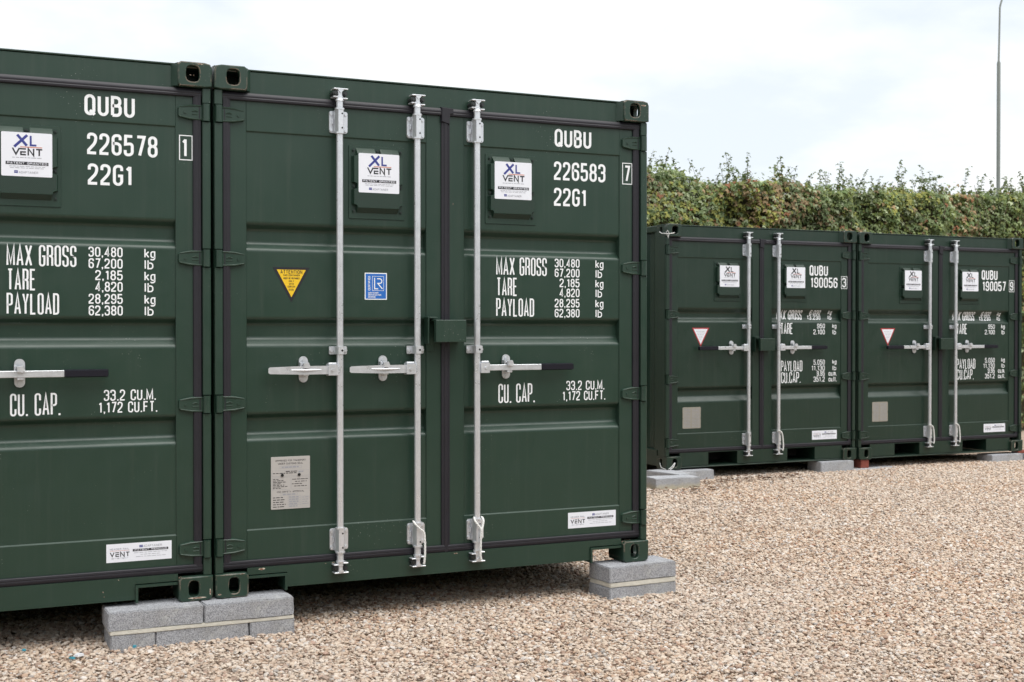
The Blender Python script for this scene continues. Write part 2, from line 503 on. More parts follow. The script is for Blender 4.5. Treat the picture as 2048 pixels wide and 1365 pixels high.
# ------------------------------------------------------------------ stroke lettering (built as flat printed strips)
r_ = 1
GL = {  # closed flag, then points; a third value rounds that corner
 'O': [(1, [(0, 0, 1), (1, 0, 1), (1, 1, 1), (0, 1, 1)])], 'Q': [(1, [(0, 0, 1), (1, 0, 1), (1, 1, 1), (0, 1, 1)]), (0, [(.5, .2), (1.1, -.04)])],
 'U': [(0, [(0, 1), (0, 0, 1), (1, 0, 1), (1, 1)])],
 'B': [(0, [(0, 0), (0, 1), (.95, 1, 1), (.95, .53, 1), (0, .53)]), (0, [(0, 0), (1, 0, 1), (1, .53, 1), (.3, .53)])],
 'G': [(0, [(1, .74), (1, 1, 1), (0, 1, 1), (0, 0, 1), (1, 0, 1), (1, .47), (.5, .47)])],
 'M': [(0, [(0, 0), (0, 1), (.5, .1), (1, 1), (1, 0)])], 'A': [(0, [(0, 0), (.5, 1), (1, 0)]), (0, [(.18, .27), (.82, .27)])],
 'X': [(0, [(0, 0), (1, 1)]), (0, [(0, 1), (1, 0)])], 'R': [(0, [(0, 0), (0, 1), (1, 1, 1), (1, .49, 1), (0, .49)]), (0, [(.45, .49), (1, .44, 1), (1, 0)])],
 'S': [(0, [(1, .73), (1, 1, 1), (0, 1, 1), (0, .54, 1), (1, .46, 1), (1, 0, 1), (0, 0, 1), (0, .27)])],
 'T': [(0, [(0, 1), (1, 1)]), (0, [(.5, 1), (.5, 0)])], 'E': [(0, [(1, 1), (0, 1), (0, 0), (1, 0)]), (0, [(0, .53), (.85, .53)])],
 'F': [(0, [(1, 1), (0, 1), (0, 0)]), (0, [(0, .53), (.85, .53)])], 'P': [(0, [(0, 0), (0, 1), (1, 1, 1), (1, .45, 1), (0, .45)])],
 'Y': [(0, [(0, 1), (.5, .45), (1, 1)]), (0, [(.5, .5), (.5, 0)])], 'L': [(0, [(0, 1), (0, 0), (1, 0)])],
 'D': [(1, [(0, 0), (1, 0, 1), (1, 1, 1), (0, 1)])], 'C': [(0, [(1, .7), (1, 1, 1), (0, 1, 1), (0, 0, 1), (1, 0, 1), (1, .3)])],
 'I': [(0, [(.5, 0), (.5, 1)])], 'N': [(0, [(0, 0), (0, 1), (1, 0), (1, 1)])], 'V': [(0, [(0, 1), (.5, 0), (1, 1)])],
 'H': [(0, [(0, 0), (0, 1)]), (0, [(1, 0), (1, 1)]), (0, [(0, .52), (1, .52)])], 'W': [(0, [(0, 1), (.27, 0), (.5, .8), (.73, 0), (1, 1)])],
 '0': [(1, [(0, 0, 1), (1, 0, 1), (1, 1, 1), (0, 1, 1)])], '1': [(0, [(.72, 0), (.72, 1)]), (0, [(.05, .80), (.7, .97)])],
 '2': [(0, [(0, .74), (0, 1, 1), (1, 1, 1), (1, .58, 1), (0, .14), (0, 0), (1.05, 0)])],
 '3': [(0, [(0, .76), (0, 1, 1), (1, 1, 1), (1, .53, 1), (.35, .53)]), (0, [(.35, .53), (1, .53, 1), (1, 0, 1), (0, 0, 1), (0, .24)])],
 '4': [(0, [(.74, 0), (.74, 1), (0, .26), (1.06, .26)])], '5': [(0, [(1, 1), (.06, 1), (.03, .56), (1, .62, 1), (1, 0, 1), (0, 0, 1), (0, .25)])],
 '6': [(0, [(1, .76), (1, 1, 1), (0, 1, 1), (0, 0, 1), (1, 0, 1), (1, .57, 1), (0, .57)])], '7': [(0, [(0, 1), (1, 1), (.34, 0)])],
 '8': [(1, [(0, 0, 1), (1, 0, 1), (1, .53, 1), (0, .53, 1)]), (1, [(.04, .53, 1), (.96, .53, 1), (.96, 1, 1), (.04, 1, 1)])],
 '9': [(0, [(0, .24), (0, 0, 1), (1, 0, 1), (1, 1, 1), (0, 1, 1), (0, .43, 1), (1, .43)])],
 'k': [(0, [(0, 0), (0, 1.1)]), (0, [(1, .74), (.06, .33)]), (0, [(.3, .45), (1, 0)])],
 'g': [(0, [(1, 0), (0, 0, 1), (0, .74, 1), (1, .74), (1, -.32, 1), (0, -.32, 1), (0, -.2)])],
 'l': [(0, [(.5, 0), (.5, 1.1)])], 'b': [(0, [(0, 1.1), (0, 0), (1, 0, 1), (1, .74, 1), (0, .74)])],
 'c': [(0, [(1, .52), (1, .74, 1), (0, .74, 1), (0, 0, 1), (1, 0, 1), (1, .2)])], 'u': [(0, [(0, .74), (0, 0, 1), (1, 0), (1, .74)])],
 'm': [(0, [(0, 0), (0, .74), (1, .74, 1), (1, 0)]), (0, [(.5, .74), (.5, 0)])], 'f': [(0, [(.3, 0), (.3, 1, 1), (1, 1)]), (0, [(0, .7), (.9, .7)])],
 't': [(0, [(.35, 1), (.35, 0, 1), (1, 0)]), (0, [(0, .72), (.9, .72)])],
}
GW = {'1': .72, 'I': .3, 'l': .3, '.': .36, ',': .36, ' ': .62, 'M': 1.3, 'W': 1.45, 'A': 1.1, 'X': 1.1, 'V': 1.1, 'Y': 1.05, 'm': 1.3, 'f': .6, 't': .6}

def fillet(pts, closed, R):
    n = len(pts); out = []
    for i, p in enumerate(pts):
        rd = len(p) > 2
        q = Vector(p[:2])
        if not rd or (not closed and i in (0, n - 1)):
            out.append(q); continue
        a = Vector(pts[i - 1][:2]); c = Vector(pts[(i + 1) % n][:2])
        la, lc = (a - q).length, (c - q).length
        r = min(R, la * .5, lc * .5)
        u, w = (a - q).normalized(), (c - q).normalized()
        if r < 1e-5:
            out.append(q); continue
        ang = max(0.2, math.acos(max(-1, min(1, u.dot(w)))))
        s0, s1 = q + u * r, q + w * r
        K = 5
        for j in range(K + 1):
            t = j / K
            out.append(s0 * (1 - t) ** 2 * 1 + q * 2 * t * (1 - t) + s1 * t * t if ang > 2.2 else
                       q + (u + w) * r + (-(w) * r * cos(t * pi / 2)) + (-(u) * r * sin(t * pi / 2)) if abs(ang - pi / 2) < 0.12 else
                       s0 * (1 - t) ** 2 + q * 2 * t * (1 - t) + s1 * t * t)
    return out

def strip(mb, pts, closed, t, xf, y, k):
    n = len(pts)
    Lp, Rp = [], []
    for i in range(n):
        p = pts[i]
        d0 = (p - pts[i - 1]) if (i > 0 or closed) else None
        d1 = (pts[(i + 1) % n] - p) if (i < n - 1 or closed) else None
        if d0 is None: d0 = d1
        if d1 is None: d1 = d0
        if d0.length < 1e-7: d0 = d1
        if d1.length < 1e-7: d1 = d0
        d0 = d0.normalized(); d1 = d1.normalized()
        n0 = Vector((-d0.y, d0.x)); n1 = Vector((-d1.y, d1.x))
        mm = (n0 + n1)
        if mm.length < 1e-4: mm = n1.copy()
        mm.normalize()
        s = t / 2 / max(0.38, mm.dot(n1))
        Lp.append(p + mm * s); Rp.append(p - mm * s)
    V = [xf(q.x, q.y, y) for q in Lp] + [xf(q.x, q.y, y) for q in Rp]
    m_ = n if closed else n - 1
    mb.add(V, [(i, (i + 1) % n, n + (i + 1) % n, n + i) for i in range(m_)], k)

def text(mb, s, x, z, w, h, t, k, y, align='l', xf=None):
    """letters of cap height h filling width w; x is the left (or right) end, z the base line"""
    if xf is None:
        xf = lambda u, v, yy: (u, yy, v)
    gap = .21
    tot = sum(GW.get(c, 1) for c in s) + gap * (len(s) - 1)
    u = w / tot
    if align == 'r': x = x - w
    if align == 'c': x = x - w / 2
    for c in s:
        cw = GW.get(c, 1) * u
        if c in '.,':
            xc = x + cw / 2
            strip(mb, [Vector((xc, z)), Vector((xc, z + t * 1.05))], 0, t, xf, y, k)
            if c == ',':
                strip(mb, [Vector((xc + t * .1, z + t * .2)), Vector((xc - t * .15, z - t * .7))], 0, t * .6, xf, y - .00012, k)
        elif c != ' ':
            for j, (cl, P) in enumerate(GL[c]):
                Q = []
                for p in P:
                    gx = x + t / 2 + p[0] * max(cw - t, 1e-4)
                    gz = z + t / 2 + p[1] * (h - t)
                    Q.append((gx, gz, 1) if len(p) > 2 else (gx, gz))
                strip(mb, fillet(Q, cl, max(cw, t * 1.6) * .5), cl, t, xf, y - .00012 * j, k)
        x += cw + gap * u

def rect(mb, x0, x1, z0, z1, y, k):
    mb.add([(x0, y, z0), (x1, y, z0), (x1, y, z1), (x0, y, z1)], [(0, 1, 2, 3)], k)
def frame_rect(mb, x0, x1, z0, z1, t, y, k):
    rect(mb, x0, x1, z1 - t, z1, y, k); rect(mb, x0, x1, z0, z0 + t, y, k)
    rect(mb, x0, x0 + t, z0 + t, z1 - t, y, k); rect(mb, x1 - t, x1, z0 + t, z1 - t, y, k)
def greek(mb, x0, x1, z, h, y, k, seed=0):
    """a line of print too small to read: word-long dashes"""
    rd = random.Random(seed)
    x = x0
    while x < x1 - .004:
        w = min(rd.uniform(.008, .022), x1 - x)
        rect(mb, x, x + w, z, z + h, y, k)
        x += w + rd.uniform(.003, .005)

# ------------------------------------------------------------------ containers
YD, YP, YG = 0.045, 0.051, 0.086       # door face, pressed panel, groove bottom

def panel_profile(c):
    """(y, z) points of the pressed door sheet from bottom to top"""
    raw = [(YD, c['z0']), (YD, c['seam'][0]), (YP, c['seam'][0] + .003)]
    for (a, b, d, e) in reversed(c['grooves']):      # a>b>d>e : top edge, inner top, inner bottom, bottom edge
        raw += [(YP, e), (YG, d), (YG, b), (YP, a)]
    raw += [(YP, c['seam'][1] - .003), (YD, c['seam'][1]), (YD, c['z1'])]
    out = []
    for i, p in enumerate(raw):
        if i in (0, len(raw) - 1):
            out.append(p); continue
        q = Vector(p); a = Vector(raw[i - 1]); b = Vector(raw[i + 1])
        r = min(.011, (a - q).length * .4, (b - q).length * .4)
        u, w = (a - q).normalized(), (b - q).normalized()
        s0, s1 = q + u * r, q + w * r
        out.append(tuple(q + u * min(r + .0015, (a - q).length * .45)))
        for t in (0, .25, .5, .75, 1):
            out.append(tuple(s0 * (1 - t) ** 2 + q * 2 * t * (1 - t) + s1 * t * t))
        out.append(tuple(q + w * min(r + .0015, (b - q).length * .45)))
    return out
def y_at(prof, z):
    for (y0, z0), (y1, z1) in zip(prof, prof[1:]):
        if z0 <= z <= z1:
            t = 0 if z1 == z0 else (z - z0) / (z1 - z0)
            return y0 + (y1 - y0) * t
    return YD

def casting(mb, top, k, depth=.178, wx=.162, h=.118):
    """left-hand front corner casting, outer corner at the origin, x to the inside, z up from its base"""
    n = 28
    def ring(w, hh, hw, hz, hx_, hz_, ro, edge):
        # outline and hole sampled by angle about the hole centre
        O, I = [], []
        for i in range(n):
            a = 2 * pi * (i + .5) / n
            d = Vector((cos(a), sin(a)))
            tx = (w - hx_) / d.x if d.x > 0 else (0 - hx_) / d.x
            tz = (hh - hz_) / d.y if d.y > 0 else (0 - hz_) / d.y
            p = Vector((hx_, hz_)) + d * min(tx, tz)
            # round the outer corner
            cz = hh - ro if edge else ro
            if p.x < ro and ((edge and p.y > cz) or (not edge and p.y < cz)):
                v = p - Vector((ro, cz)); p = Vector((ro, cz)) + v.normalized() * ro
            O.append(p)
            e = 3.2
            rr = (abs(d.x / (hw / 2)) ** e + abs(d.y / (hz / 2)) ** e) ** (-1 / e)
            I.append(Vector((hx_, hz_)) + d * rr)
        return O, I
    # front plate
    hw, hz = (.064, .078) if top else (.051, .079)
    O, I = ring(wx, h, hw, hz, .091, (.062 if top else .06), .024, top)
    C = Vector((wx / 2, h / 2))
    def lay(P, y, sh=0):
        return [((p + (C - p).normalized() * sh).x, y, (p + (C - p).normalized() * sh).y) for p in P]
    hc = Vector((.091, .061))
    Ie = [p + (p - hc).normalized() * .003 for p in I]
    rings = [lay(O, .045), lay(O, .005), lay(O, 0.0, .005), [(p.x, 0.0, p.y) for p in Ie], [(p.x, .003, p.y) for p in I], [(p.x, .028, p.y) for p in I]]
    V = [v for rg in rings for v in rg]
    F = []
    for a in range(len(rings) - 1):
        for i in range(n):
            j = (i + 1) % n
            F.append((a * n + i, a * n + j, (a + 1) * n + j, (a + 1) * n + i))
    mb.add(V, F, k)
    # outer side plate with its own hole (x = 0 side)
    O2, I2 = ring(depth - .045, h, .05, .079, .06, .06, .004, top)
    rings = [[(.003, p.x + .045, p.y) for p in O2], [(.003, p.x + .045, p.y) for p in I2], [(.026, p.x + .045, p.y) for p in I2]]
    V = [v for rg in rings for v in rg]
    F = []
    for a in range(2):
        for i in range(n):
            j = (i + 1) % n
            F.append((a * n + i, a * n + j, (a + 1) * n + j, (a + 1) * n + i))
    mb.add(V, F, k)
    # top, bottom, inner and back plates
    mb.box(.004, wx - .004, .03, depth, h - .025, h - .002, k)
    mb.box(.004, wx - .004, .03, depth, .002, .024, k)
    mb.box(wx - .02, wx - .002, .03, depth, .024, h - .025, k)
    mb.box(.004, wx - .02, depth - .02, depth - .002, .024, h - .025, k)

def hinge_mesh(mb, k):
    """hinge blade pointing +x, pin at x=.024; z centred"""
    P = [(.034, -.039), (.075, -.038), (.150, -.027), (.157, -.018), (.157, .018), (.150, .026), (.085, .040), (.034, .037)]
    mb.bprism(P, .047, .030, .0035, k)
    mb.cyl((.024, .020, -.041), (.024, .020, .041), .0185, k, 14)
    mb.box(.024, .04, .022, .044, -.036, .036, k, .003)
    for z in (-.031, .030):
        mb.tube([(.045, .030, z * 1.08), (.10, .030, z), (.148, .031, z * .72)], [.0035, .0045, .003], k, 6)
    mb.tube([(.062, .030, .004), (.075, .028, .008), (.09, .030, .004)], .003, k, 6)
    mb.tube([(.062, .030, -.010), (.09, .030, -.010)], .0025, k, 6)
    mb.cyl((.122, .026, -.002), (.122, .031, -.002), .007, k, 8)

GASK = [(0, .047), (.001, .034), (.004, .0305), (.012, .0295), (.016, .0312), (.020, .0300), (.028, .0305), (.034, .034), (.039, .036), (.041, .047)]
def gasket_mesh(mb, x0, x1, zb, zt, mid_side, W):
    """rubber seal round one door leaf, hinge side at x0"""
    def hz(z, flip=False):
        return [((y), z + (.041 - a if flip else a)) for a, y in GASK]
    xa, xb = min(x0, x1), max(x0, x1)
    mb.extr(hz(zt - .041), 'x', xa, xb, 'rubber')
    mb.extr(hz(zb, True), 'x', xa, xb, 'rubber')
    s = 1 if x1 > x0 else -1
    P = [(x0 + s * a, y) for a, y in GASK]
    mb.extr(P, 'z', zb + .03, zt - .03, 'rubber')

def center_gasket(mb, xc, zb, zt):
    P = [(-.025, .047), (-.024, .037), (-.012, .034), (-.008, .030), (.008, .029), (.012, .033), (.022, .036), (.024, .047)]
    mb.extr([(xc + a, y) for a, y in P], 'z', zb + .006, zt - .005, 'rubber')
    mb.bprism([(xc - .03, zt - .075), (xc + .022, zt - .09), (xc + .026, zt - .034), (xc + .045, zt - .032), (xc + .045, zt + .002), (xc - .03, zt + .006)], .04, .024, .006, 'rubber')

def bracket_mesh(mb, tall):
    """rod guide; rod axis at x=0,y=0, door face at y=.045, z centred"""
    if tall:
        h = .056
        mb.bprism(rrect(-.043, .055, -h, h, .012, 3), .0445, .0385, .0015, 'galv')
        O = [(-.015, .0385), (-.015, .026), (-.0225, .022), (-.0225, .002), (-.013, -.0215), (.013, -.0215), (.0225, .002), (.0225, .022), (.015, .026), (.015, .0385)]
        mb.extr(O, 'z', -.057, .057, 'galv')
        for z in (-.064, .057):
            mb.cyl((0, 0, z), (0, 0, z + .008), .0245, 'galv', 16)
        for x in (-.034, .043):
            for z in (-.041, .041):
                mb.cyl((x, .0385, z), (x, .032, z), .0085, 'galv', 8)
        for z in (-.036, .036):
            mb.cyl((.007, -.0215, z), (.007, -.0222, z), .0045, 'hole', 10)
        mb.box(-.030, -.027, .02, .0385, -.014, .014, 'galv', .001)
    else:
        mb.bprism(rrect(-.045, .050, -.021, .021, .006, 3), .0445, .0385, .0012, 'galv')
        O = [(-.024, .0385), (-.024, .004), (-.014, -.0205), (.014, -.0205), (.024, .004), (.024, .0385)]
        mb.extr(O, 'z', -.019, .019, 'galv')
        for x in (-.034, .040):
            mb.cyl((x, .0385, 0), (x, .031, 0), .009, 'galv', 8)
        mb.cyl((.006, -.0205, 0), (.006, -.0212, 0), .0055, 'hole', 10)

def cam_mesh(mb):
    """cam and keeper at a rod's upper end; z=0 is the inner (door side) end, z up"""
    mb.cyl((0, 0, -.035), (0, 0, 0), .0175, 'galv', 14)
    mb.cyl((0, 0, -.004), (0, 0, .008), .0225, 'galv', 14, .019)
    mb.box(-.011, .011, -.012, .02, .006, .056, 'galv', .003)
    mb.bprism([(-.016, .048), (.002, .03), (.02, .048), (.016, .058), (-.012, .058)], .012, -.016, .003, 'galv')
    # upper and lower jaws of the keeper
    mb.box(-.034, .041, -.016, .040, .052, .0585, 'galv', .002)
    mb.box(-.036, -.012, -.014, .040, .012, .0185, 'galv', .002)
    mb.box(.012, .038, -.018, .040, .004, .0105, 'galv', .002)
    for x in (-.026, .027):
        mb.cyl((x, .045, .033), (x, -.008, .033), .0125, 'steel', 10)
        mb.cyl((x, -.008, .033), (x, -.014, .033), .0075, 'steel', 8)

def hub_mesh(mb, s):
    mb.bprism(rrect(*(sorted((s * .012, s * .068))), -.030, .030, .004, 2), .018, -.020, .003, 'galv')
    mb.box(*(sorted((s * .02, s * .064))), -.014, .012, .028, .036, 'galv', .003)
    mb.cyl((s * .044, -.02, 0), (s * .044, -.026, 0), .0075, 'galv', 8)

def handle_taper(mb):
    hub_mesh(mb, -1)
    P = [(-.06, -.017), (-.06, .017), (-.20, .017), (-.36, .0125), (-.365, .009), (-.365, -.009), (-.36, -.0125), (-.20, -.0175)]
    mb.bprism(P[::-1], .004, -.012, .004, 'galv')
    mb.tube([(-.10, -.012, .001), (-.18, -.017, .001), (-.255, -.012, .002)], [.002, .0055, .002], 'galv', 8)
def handle_flat(mb, s, l=.377):
    hub_mesh(mb, s)
    a, b = sorted((s * .06, s * l))
    mb.box(a, b, -.010, .004, -.0155, .0155, 'galv', .002)
def grip_mesh(mb, s, l=.377, e=.574):
    a, b = sorted((s * (l - .003), s * e))
    mb.bprism(rrect(a, b, -.0185, .0185, .007, 3), .008, -.016, .005, 'grip')
def latch_mesh(mb):
    P = rrect(-.024, .024, -.066, .066, .0235, 5)
    mb.bprism(P, .0445, .038, .0015, 'galv')
    for z in (-.047, .047):
        mb.cyl((0, .038, z), (0, .031, z), .0095, 'galv', 8)
    mb.box(-.017, .015, -.016, .038, .018, .028, 'galv', .002)
    mb.bprism([(-.020, .034), (-.014, .006), (.010, .002), (.021, .016), (.013, .036)], -.012, -.024, .003, 'galv')
    mb.box(-.014, .016, -.008, .038, -.031, -.018, 'galv', .003)
    mb.box(-.026, -.02, .0, .038, -.02, .036, 'galv', .001)

def vent_mesh(mb, k, kp):
    """vent hood centred on x=0, base z 0..0.375; back at the panel face"""
    w = .152
    mb.bprism(rrect(-w, w, 0, .375, .006, 2), YP + .001, YP - .005, .002, k)
    a, c = .138, .128
    n_ = .013
    xs = a
    zb, zt, zm = .030, .362, .165
    P = [(-xs + .03, zb), (xs - .03, zb), (xs - .022, zb + .032), (xs - .022, zb + .036), (xs, zb + .044), (xs, zm - .016), (xs - .022, zm - .010),
         (xs - .022, zm + .012), (xs, zm + .02), (xs, zt - .044), (xs - .022, zt - .038), (xs - .025, zt), (.015, zt), (.010, zt - .036), (-.010, zt - .036), (-.015, zt),
         (-xs + .025, zt), (-xs + .022, zt - .038), (-xs, zt - .044), (-xs, zm + .02), (-xs + .022, zm + .012), (-xs + .022, zm - .010), (-xs, zm - .016), (-xs, zb + .044), (-xs + .022, zb + .036), (-xs + .022, zb + .032)]
    D = []
    for i, p in enumerate(P):
        q = P[(i + 1) % len(P)]
        dx, dz = q[0] - p[0], q[1] - p[1]
        if abs(dz) < 1e-6 and dx < 0 and p[1] == zt: D.append(.030)
        elif abs(dz) < 1e-6 and dx > 0 and p[1] == zb: D.append(.026)
        elif abs(dx) < 1e-6 and abs(dz) > .03: D.append(.008)
        else: D.append(.003)
    mb.bprism(P, YP - .004, YP - .032, D, k)
    # perforated sheet over the lower front and flanks
    rect(mb, -.110, .110, .060, .140, YP - .0324, kp)
    mb.add([(-.108, YP - .0045, .0296), (.108, YP - .0045, .0296), (.108, YP - .0318, .0555), (-.108, YP - .0318, .0555)], [(0, 1, 2, 3)], kp)
    for s in (-1, 1):
        rect(mb, *(sorted((s * .1105, s * .1285))), .080, .142, YP - .0323, kp)
def screw_mesh(mb, k):
    mb.cyl((0, YP - .004, 0), (0, YP - .012, 0), .008, k, 8)
    mb.cyl((0, YP - .012, 0), (0, YP - .016, 0), .0045, 'steel', 6)
SCREWS = [(-.127, .350), (.127, .350), (0, .349), (-.127, .166), (.127, .166), (-.127, .040), (.127, .040)]

def vent_sticker(mb, xl):
    """220 x 200 mm sticker, x centred, z 0..0.2, on the hood front"""
    y = YP - .0328
    w, h = .219, .200
    mb.bprism(rrect(-w / 2, w / 2, 0, h, .005, 2), y + .0005, y, .0002, 'sticker')
    U = lambda px: (px - 18) / 782 * w - w / 2
    Vv = lambda py: (870 - py) / 670 * h
    y -= .0004
    def ln(a, b, t, k, yy=y):
        strip(mb, [Vector(a), Vector(b)], 0, t, lambda u, v, q: (u, q, v), yy, k)
    ln((U(415), Vv(238)), (U(215), Vv(424)), .0115, xl); ln((U(262), Vv(238)), (U(408), Vv(400)), .0115, xl, y - .0002)
    strip(mb, [Vector((U(468), Vv(246))), Vector((U(468), Vv(390))), Vector((U(555), Vv(390)))], 0, .0085, lambda u, v, q: (u, q, v), y, xl)
    rect(mb, U(305), U(645), Vv(428), Vv(414), y, 'orange')
    t = .0066
    zb, zt = Vv(548), Vv(440)
    ln3 = lambda P, j=0: strip(mb, [Vector(p) for p in P], 0, t, lambda u, v, q: (u, q, v), y - .0002 * j, 'dark')
    ln3([(U(190), zt), (U(242), zb + .004), (U(295), zt)])
    ln3([(U(300), zt - .003), (U(395), zt - .003)])
    ln3([(U(395), (zt + zb) / 2 - .001), (U(318), (zt + zb) / 2 - .001), (U(318), zb + .003), (U(395), zb + .003)])
    ln3([(U(430), zb), (U(430), zt), (U(512), zb), (U(512), zt)])
    ln3([(U(550), zt - .003), (U(645), zt - .003)]); ln3([(U(598), zt - .003), (U(598), zb)], 1)
    greek(mb, U(185), U(640), Vv(588), .0026, y, 'grey', 3)
    rect(mb, U(85), U(740), Vv(694), Vv(646), y, 'dark')
    text(mb, 'PATENT GRANTED', U(108), Vv(686), U(720) - U(108), .0095, .0017, 'sticker', y - .0004)
    greek(mb, U(140), U(690), Vv(722), .0022, y, 'grey', 4); greek(mb, U(150), U(670), Vv(746), .0022, y, 'grey', 5)
    rect(mb, U(214), U(272), Vv(822), Vv(782), y, 'navy')
    rect(mb, U(220), U(266), Vv(804), Vv(800), y - .0003, 'sticker')
    text(mb, 'ADAPTAINER', U(285), Vv(826), U(580) - U(285), .0108, .0015, 'grey', y)

def header_sticker(mb, far=False):
    """300 x 87 mm notice, x 0..0.3, z 0..0.087, on the door face"""
    y = YD - .0008
    mb.bprism(rrect(0, .302, 0, .087, .001, 1), y + .0007, y, .0001, 'sticker')
    U = lambda px: (px - 170) / 1675 * .302
    Vv = lambda py: (530 - py) / 410 * .08 + .004
    y -= .0004
    text(mb, 'HEADER RAIL', U(258), .058, U(755) - U(258), .0085, .0013, 'grey', y)
    rect(mb, U(258), U(750), .0535, .0548, y, 'orange')
    zb, zt, t = .026, .0475, .0042
    L3 = lambda P: strip(mb, [Vector(p) for p in P], 0, t, lambda u, v, q: (u, q, v), y, 'dark')
    L3([(U(268), zt), (U(318), zb + .003), (U(365), zt)]); L3([(U(395), zt - .002), (U(490), zt - .002)])
    L3([(U(490), .037), (U(412), .037), (U(412), zb + .002), (U(490), zb + .002)])
    L3([(U(530), zb), (U(530), zt), (U(622), zb), (U(622), zt)]); L3([(U(668), zt - .002), (U(755), zt - .002)])
    strip(mb, [Vector((U(711), zt)), Vector((U(711), zb))], 0, t, lambda u, v, q: (u, q, v), y - .0002, 'dark')
    text(mb, 'SYSTEM', U(300), .016, U(720) - U(300), .0045, .0009, 'grey', y)
    rect(mb, U(1010), U(1100), .064, .075, y, 'navy'); rect(mb, U(1018), U(1092), .0688, .0702, y - .0003, 'sticker')
    text(mb, 'ADAPTAINER', U(1115), .064, U(1590) - U(1115), .0105, .0014, 'grey', y)
    rect(mb, U(840), U(1755), .0465, .0575, y, 'dark')
    text(mb, 'PATENT PENDING', U(885), .0485, U(1715) - U(885), .007, .0014, 'sticker', y - .0004)
    for i, (a, c, z) in enumerate(((870, 1725, .0385), (1040, 1540, .029), (920, 1690, .0195))):
        greek(mb, U(a), U(c), z, .0018, y, 'grey', 20 + i)

def warning_triangle(mb, far):
    """triangle pointing down: top edge centre at (0, 0)"""
    y = YP - .0008
    h, w = (.176, .095)
    bc, fc = ('red', 'sticker') if far else ('dark', 'yellow')
    T = [(0, -h), (w, 0), (-w, 0)]
    mb.bprism(T, y + .0007, y, .0001, bc)
    I = inset(T, [.0105 if far else .0125] * 3)
    mb.add([(p[0], y - .0004, p[1]) for p in I], [(0, 1, 2)], fc)
    y -= .0008
    if far:
        for i, z in enumerate((-.035, -.05, -.065, -.08, -.095, -.108)):
            ww = .048 * (1 - i * .16)
            greek(mb, -ww, ww, z, .003, y, 'grey', 40 + i)
    else:
        text(mb, 'ATTENTION', 0, -.033, .112, .019, .0028, 'dark', y, 'c')
        for s, z, ww in (('THIS CONTAINER', -.045, .085), ('MUST BE REPAIRED', -.060, .082), ('ONLY', -.074, .026), ('WITH', -.088, .024), ('CORTEN', -.102, .038), ('STEEL', -.117, .028)):
            text(mb, s, 0, z, ww, .0095, .0016, 'dark', y, 'c')

def certificate(mb):
    """120 x 138 mm blue certificate: x 0..0.12, z 0..0.138"""
    y = YP - .0008
    mb.bprism(rrect(0, .12, 0, .138, .001, 1), y + .0007, y, .0001, 'white')
    y -= .0004
    rect(mb, .005, .115, .005, .133, y, 'blue')
    y -= .0004
    frame_rect(mb, .040, .103, .046, .121, .0018, y, 'white')
    strip(mb, [Vector(p) for p in ((.053, .112), (.053, .056), (.072, .056))], 0, .005, lambda u, v, q: (u, q, v), y, 'white')
    Q = [(.066, .108), (.092, .108, 1), (.092, .084, 1), (.070, .084), (.095, .056)]
    strip(mb, fillet(Q, 0, .012), 0, .005, lambda u, v, q: (u, q, v), y - .0002, 'white')
    text(mb, 'CERTIFIED', .047, -.030, .074, .012, .0022, 'white', y, 'l', xf=lambda u, v, q: (-v, q, u))
    for i, s in enumerate(('CONTAINER', 'CERTIFICATION', 'SCHEME')):
        text(mb, s, .018, .031 - i * .0105, (.055, .071, .04)[i], .008, .0016, 'white', y)

def safety_plate(mb):
    """200 x 262 mm approval plate: x 0..0.2, z 0..0.262"""
    y = YP - .003
    mb.bprism(rrect(0, .2, 0, .262, .003, 2), y + .003, y, .0008, 'plate')
    y -= .0003
    k = 'grey'
    text(mb, 'APPROVED FOR TRANSPORT', .1, .238, .155, .009, .0013, 'dark', y, 'c')
    text(mb, 'UNDER CUSTOMS SEAL', .1, .223, .128, .009, .0013, 'dark', y, 'c')
    frame_rect(mb, .045, .155, .203, .216, .0008, y, k); greek(mb, .055, .146, .2065, .006, y - .0002, k, 1)
    frame_rect(mb, .006, .194, .165, .193, .0006, y, k)
    greek(mb, .075, .14, .186, .0035, y - .0002, 'dark', 2); greek(mb, .01, .13, .178, .0035, y - .0002, 'dark', 3); greek(mb, .14, .165, .182, .006, y - .0002, k, 4)
    frame_rect(mb, .006, .098, .098, .160, .0007, y, k); frame_rect(mb, .104, .194, .098, .160, .0007, y, k)
    for i in range(7):
        greek(mb, .010, .045 + (i * 37 % 11) * .0045, .149 - i * .0075, .003, y - .0002, 'dark', 60 + i)
    for i, (a, c) in enumerate(((.108, .188), (.122, .182), (.106, .158), (.118, .182))):
        greek(mb, a, c, .146 - i * .0115, .0032, y - .0002, 'dark', 70 + i)
    text(mb, 'CSC SAFETY APPROVAL', .1, .083, .140, .008, .0012, 'dark', y, 'c')
    frame_rect(mb, .045, .135, .069, .079, .0007, y, k); greek(mb, .06, .128, .0715, .004, y - .0002, k, 5)
    for i in range(5):
        z = .057 - i * .0115
        greek(mb, .010, .06 + (i * 53 % 7) * .003, z, .0038, y - .0002, 'dark', 80 + i)
        frame_rect(mb, .086, .152, z - .002, z + .0075, .0006, y, k); greek(mb, .092, .140, z, .0045, y - .0002, k, 90 + i)
    frame_rect(mb, .157, .194, .01, .062, .0006, y, k)
    for i in range(4):
        greek(mb, .160, .190, .054 - i * .011, .003, y - .0002, k, 100 + i)
    for x in (.057, .143):
        mb.cyl((x, y, .170), (x, y - .005, .170), .0075, 'hole', 10)

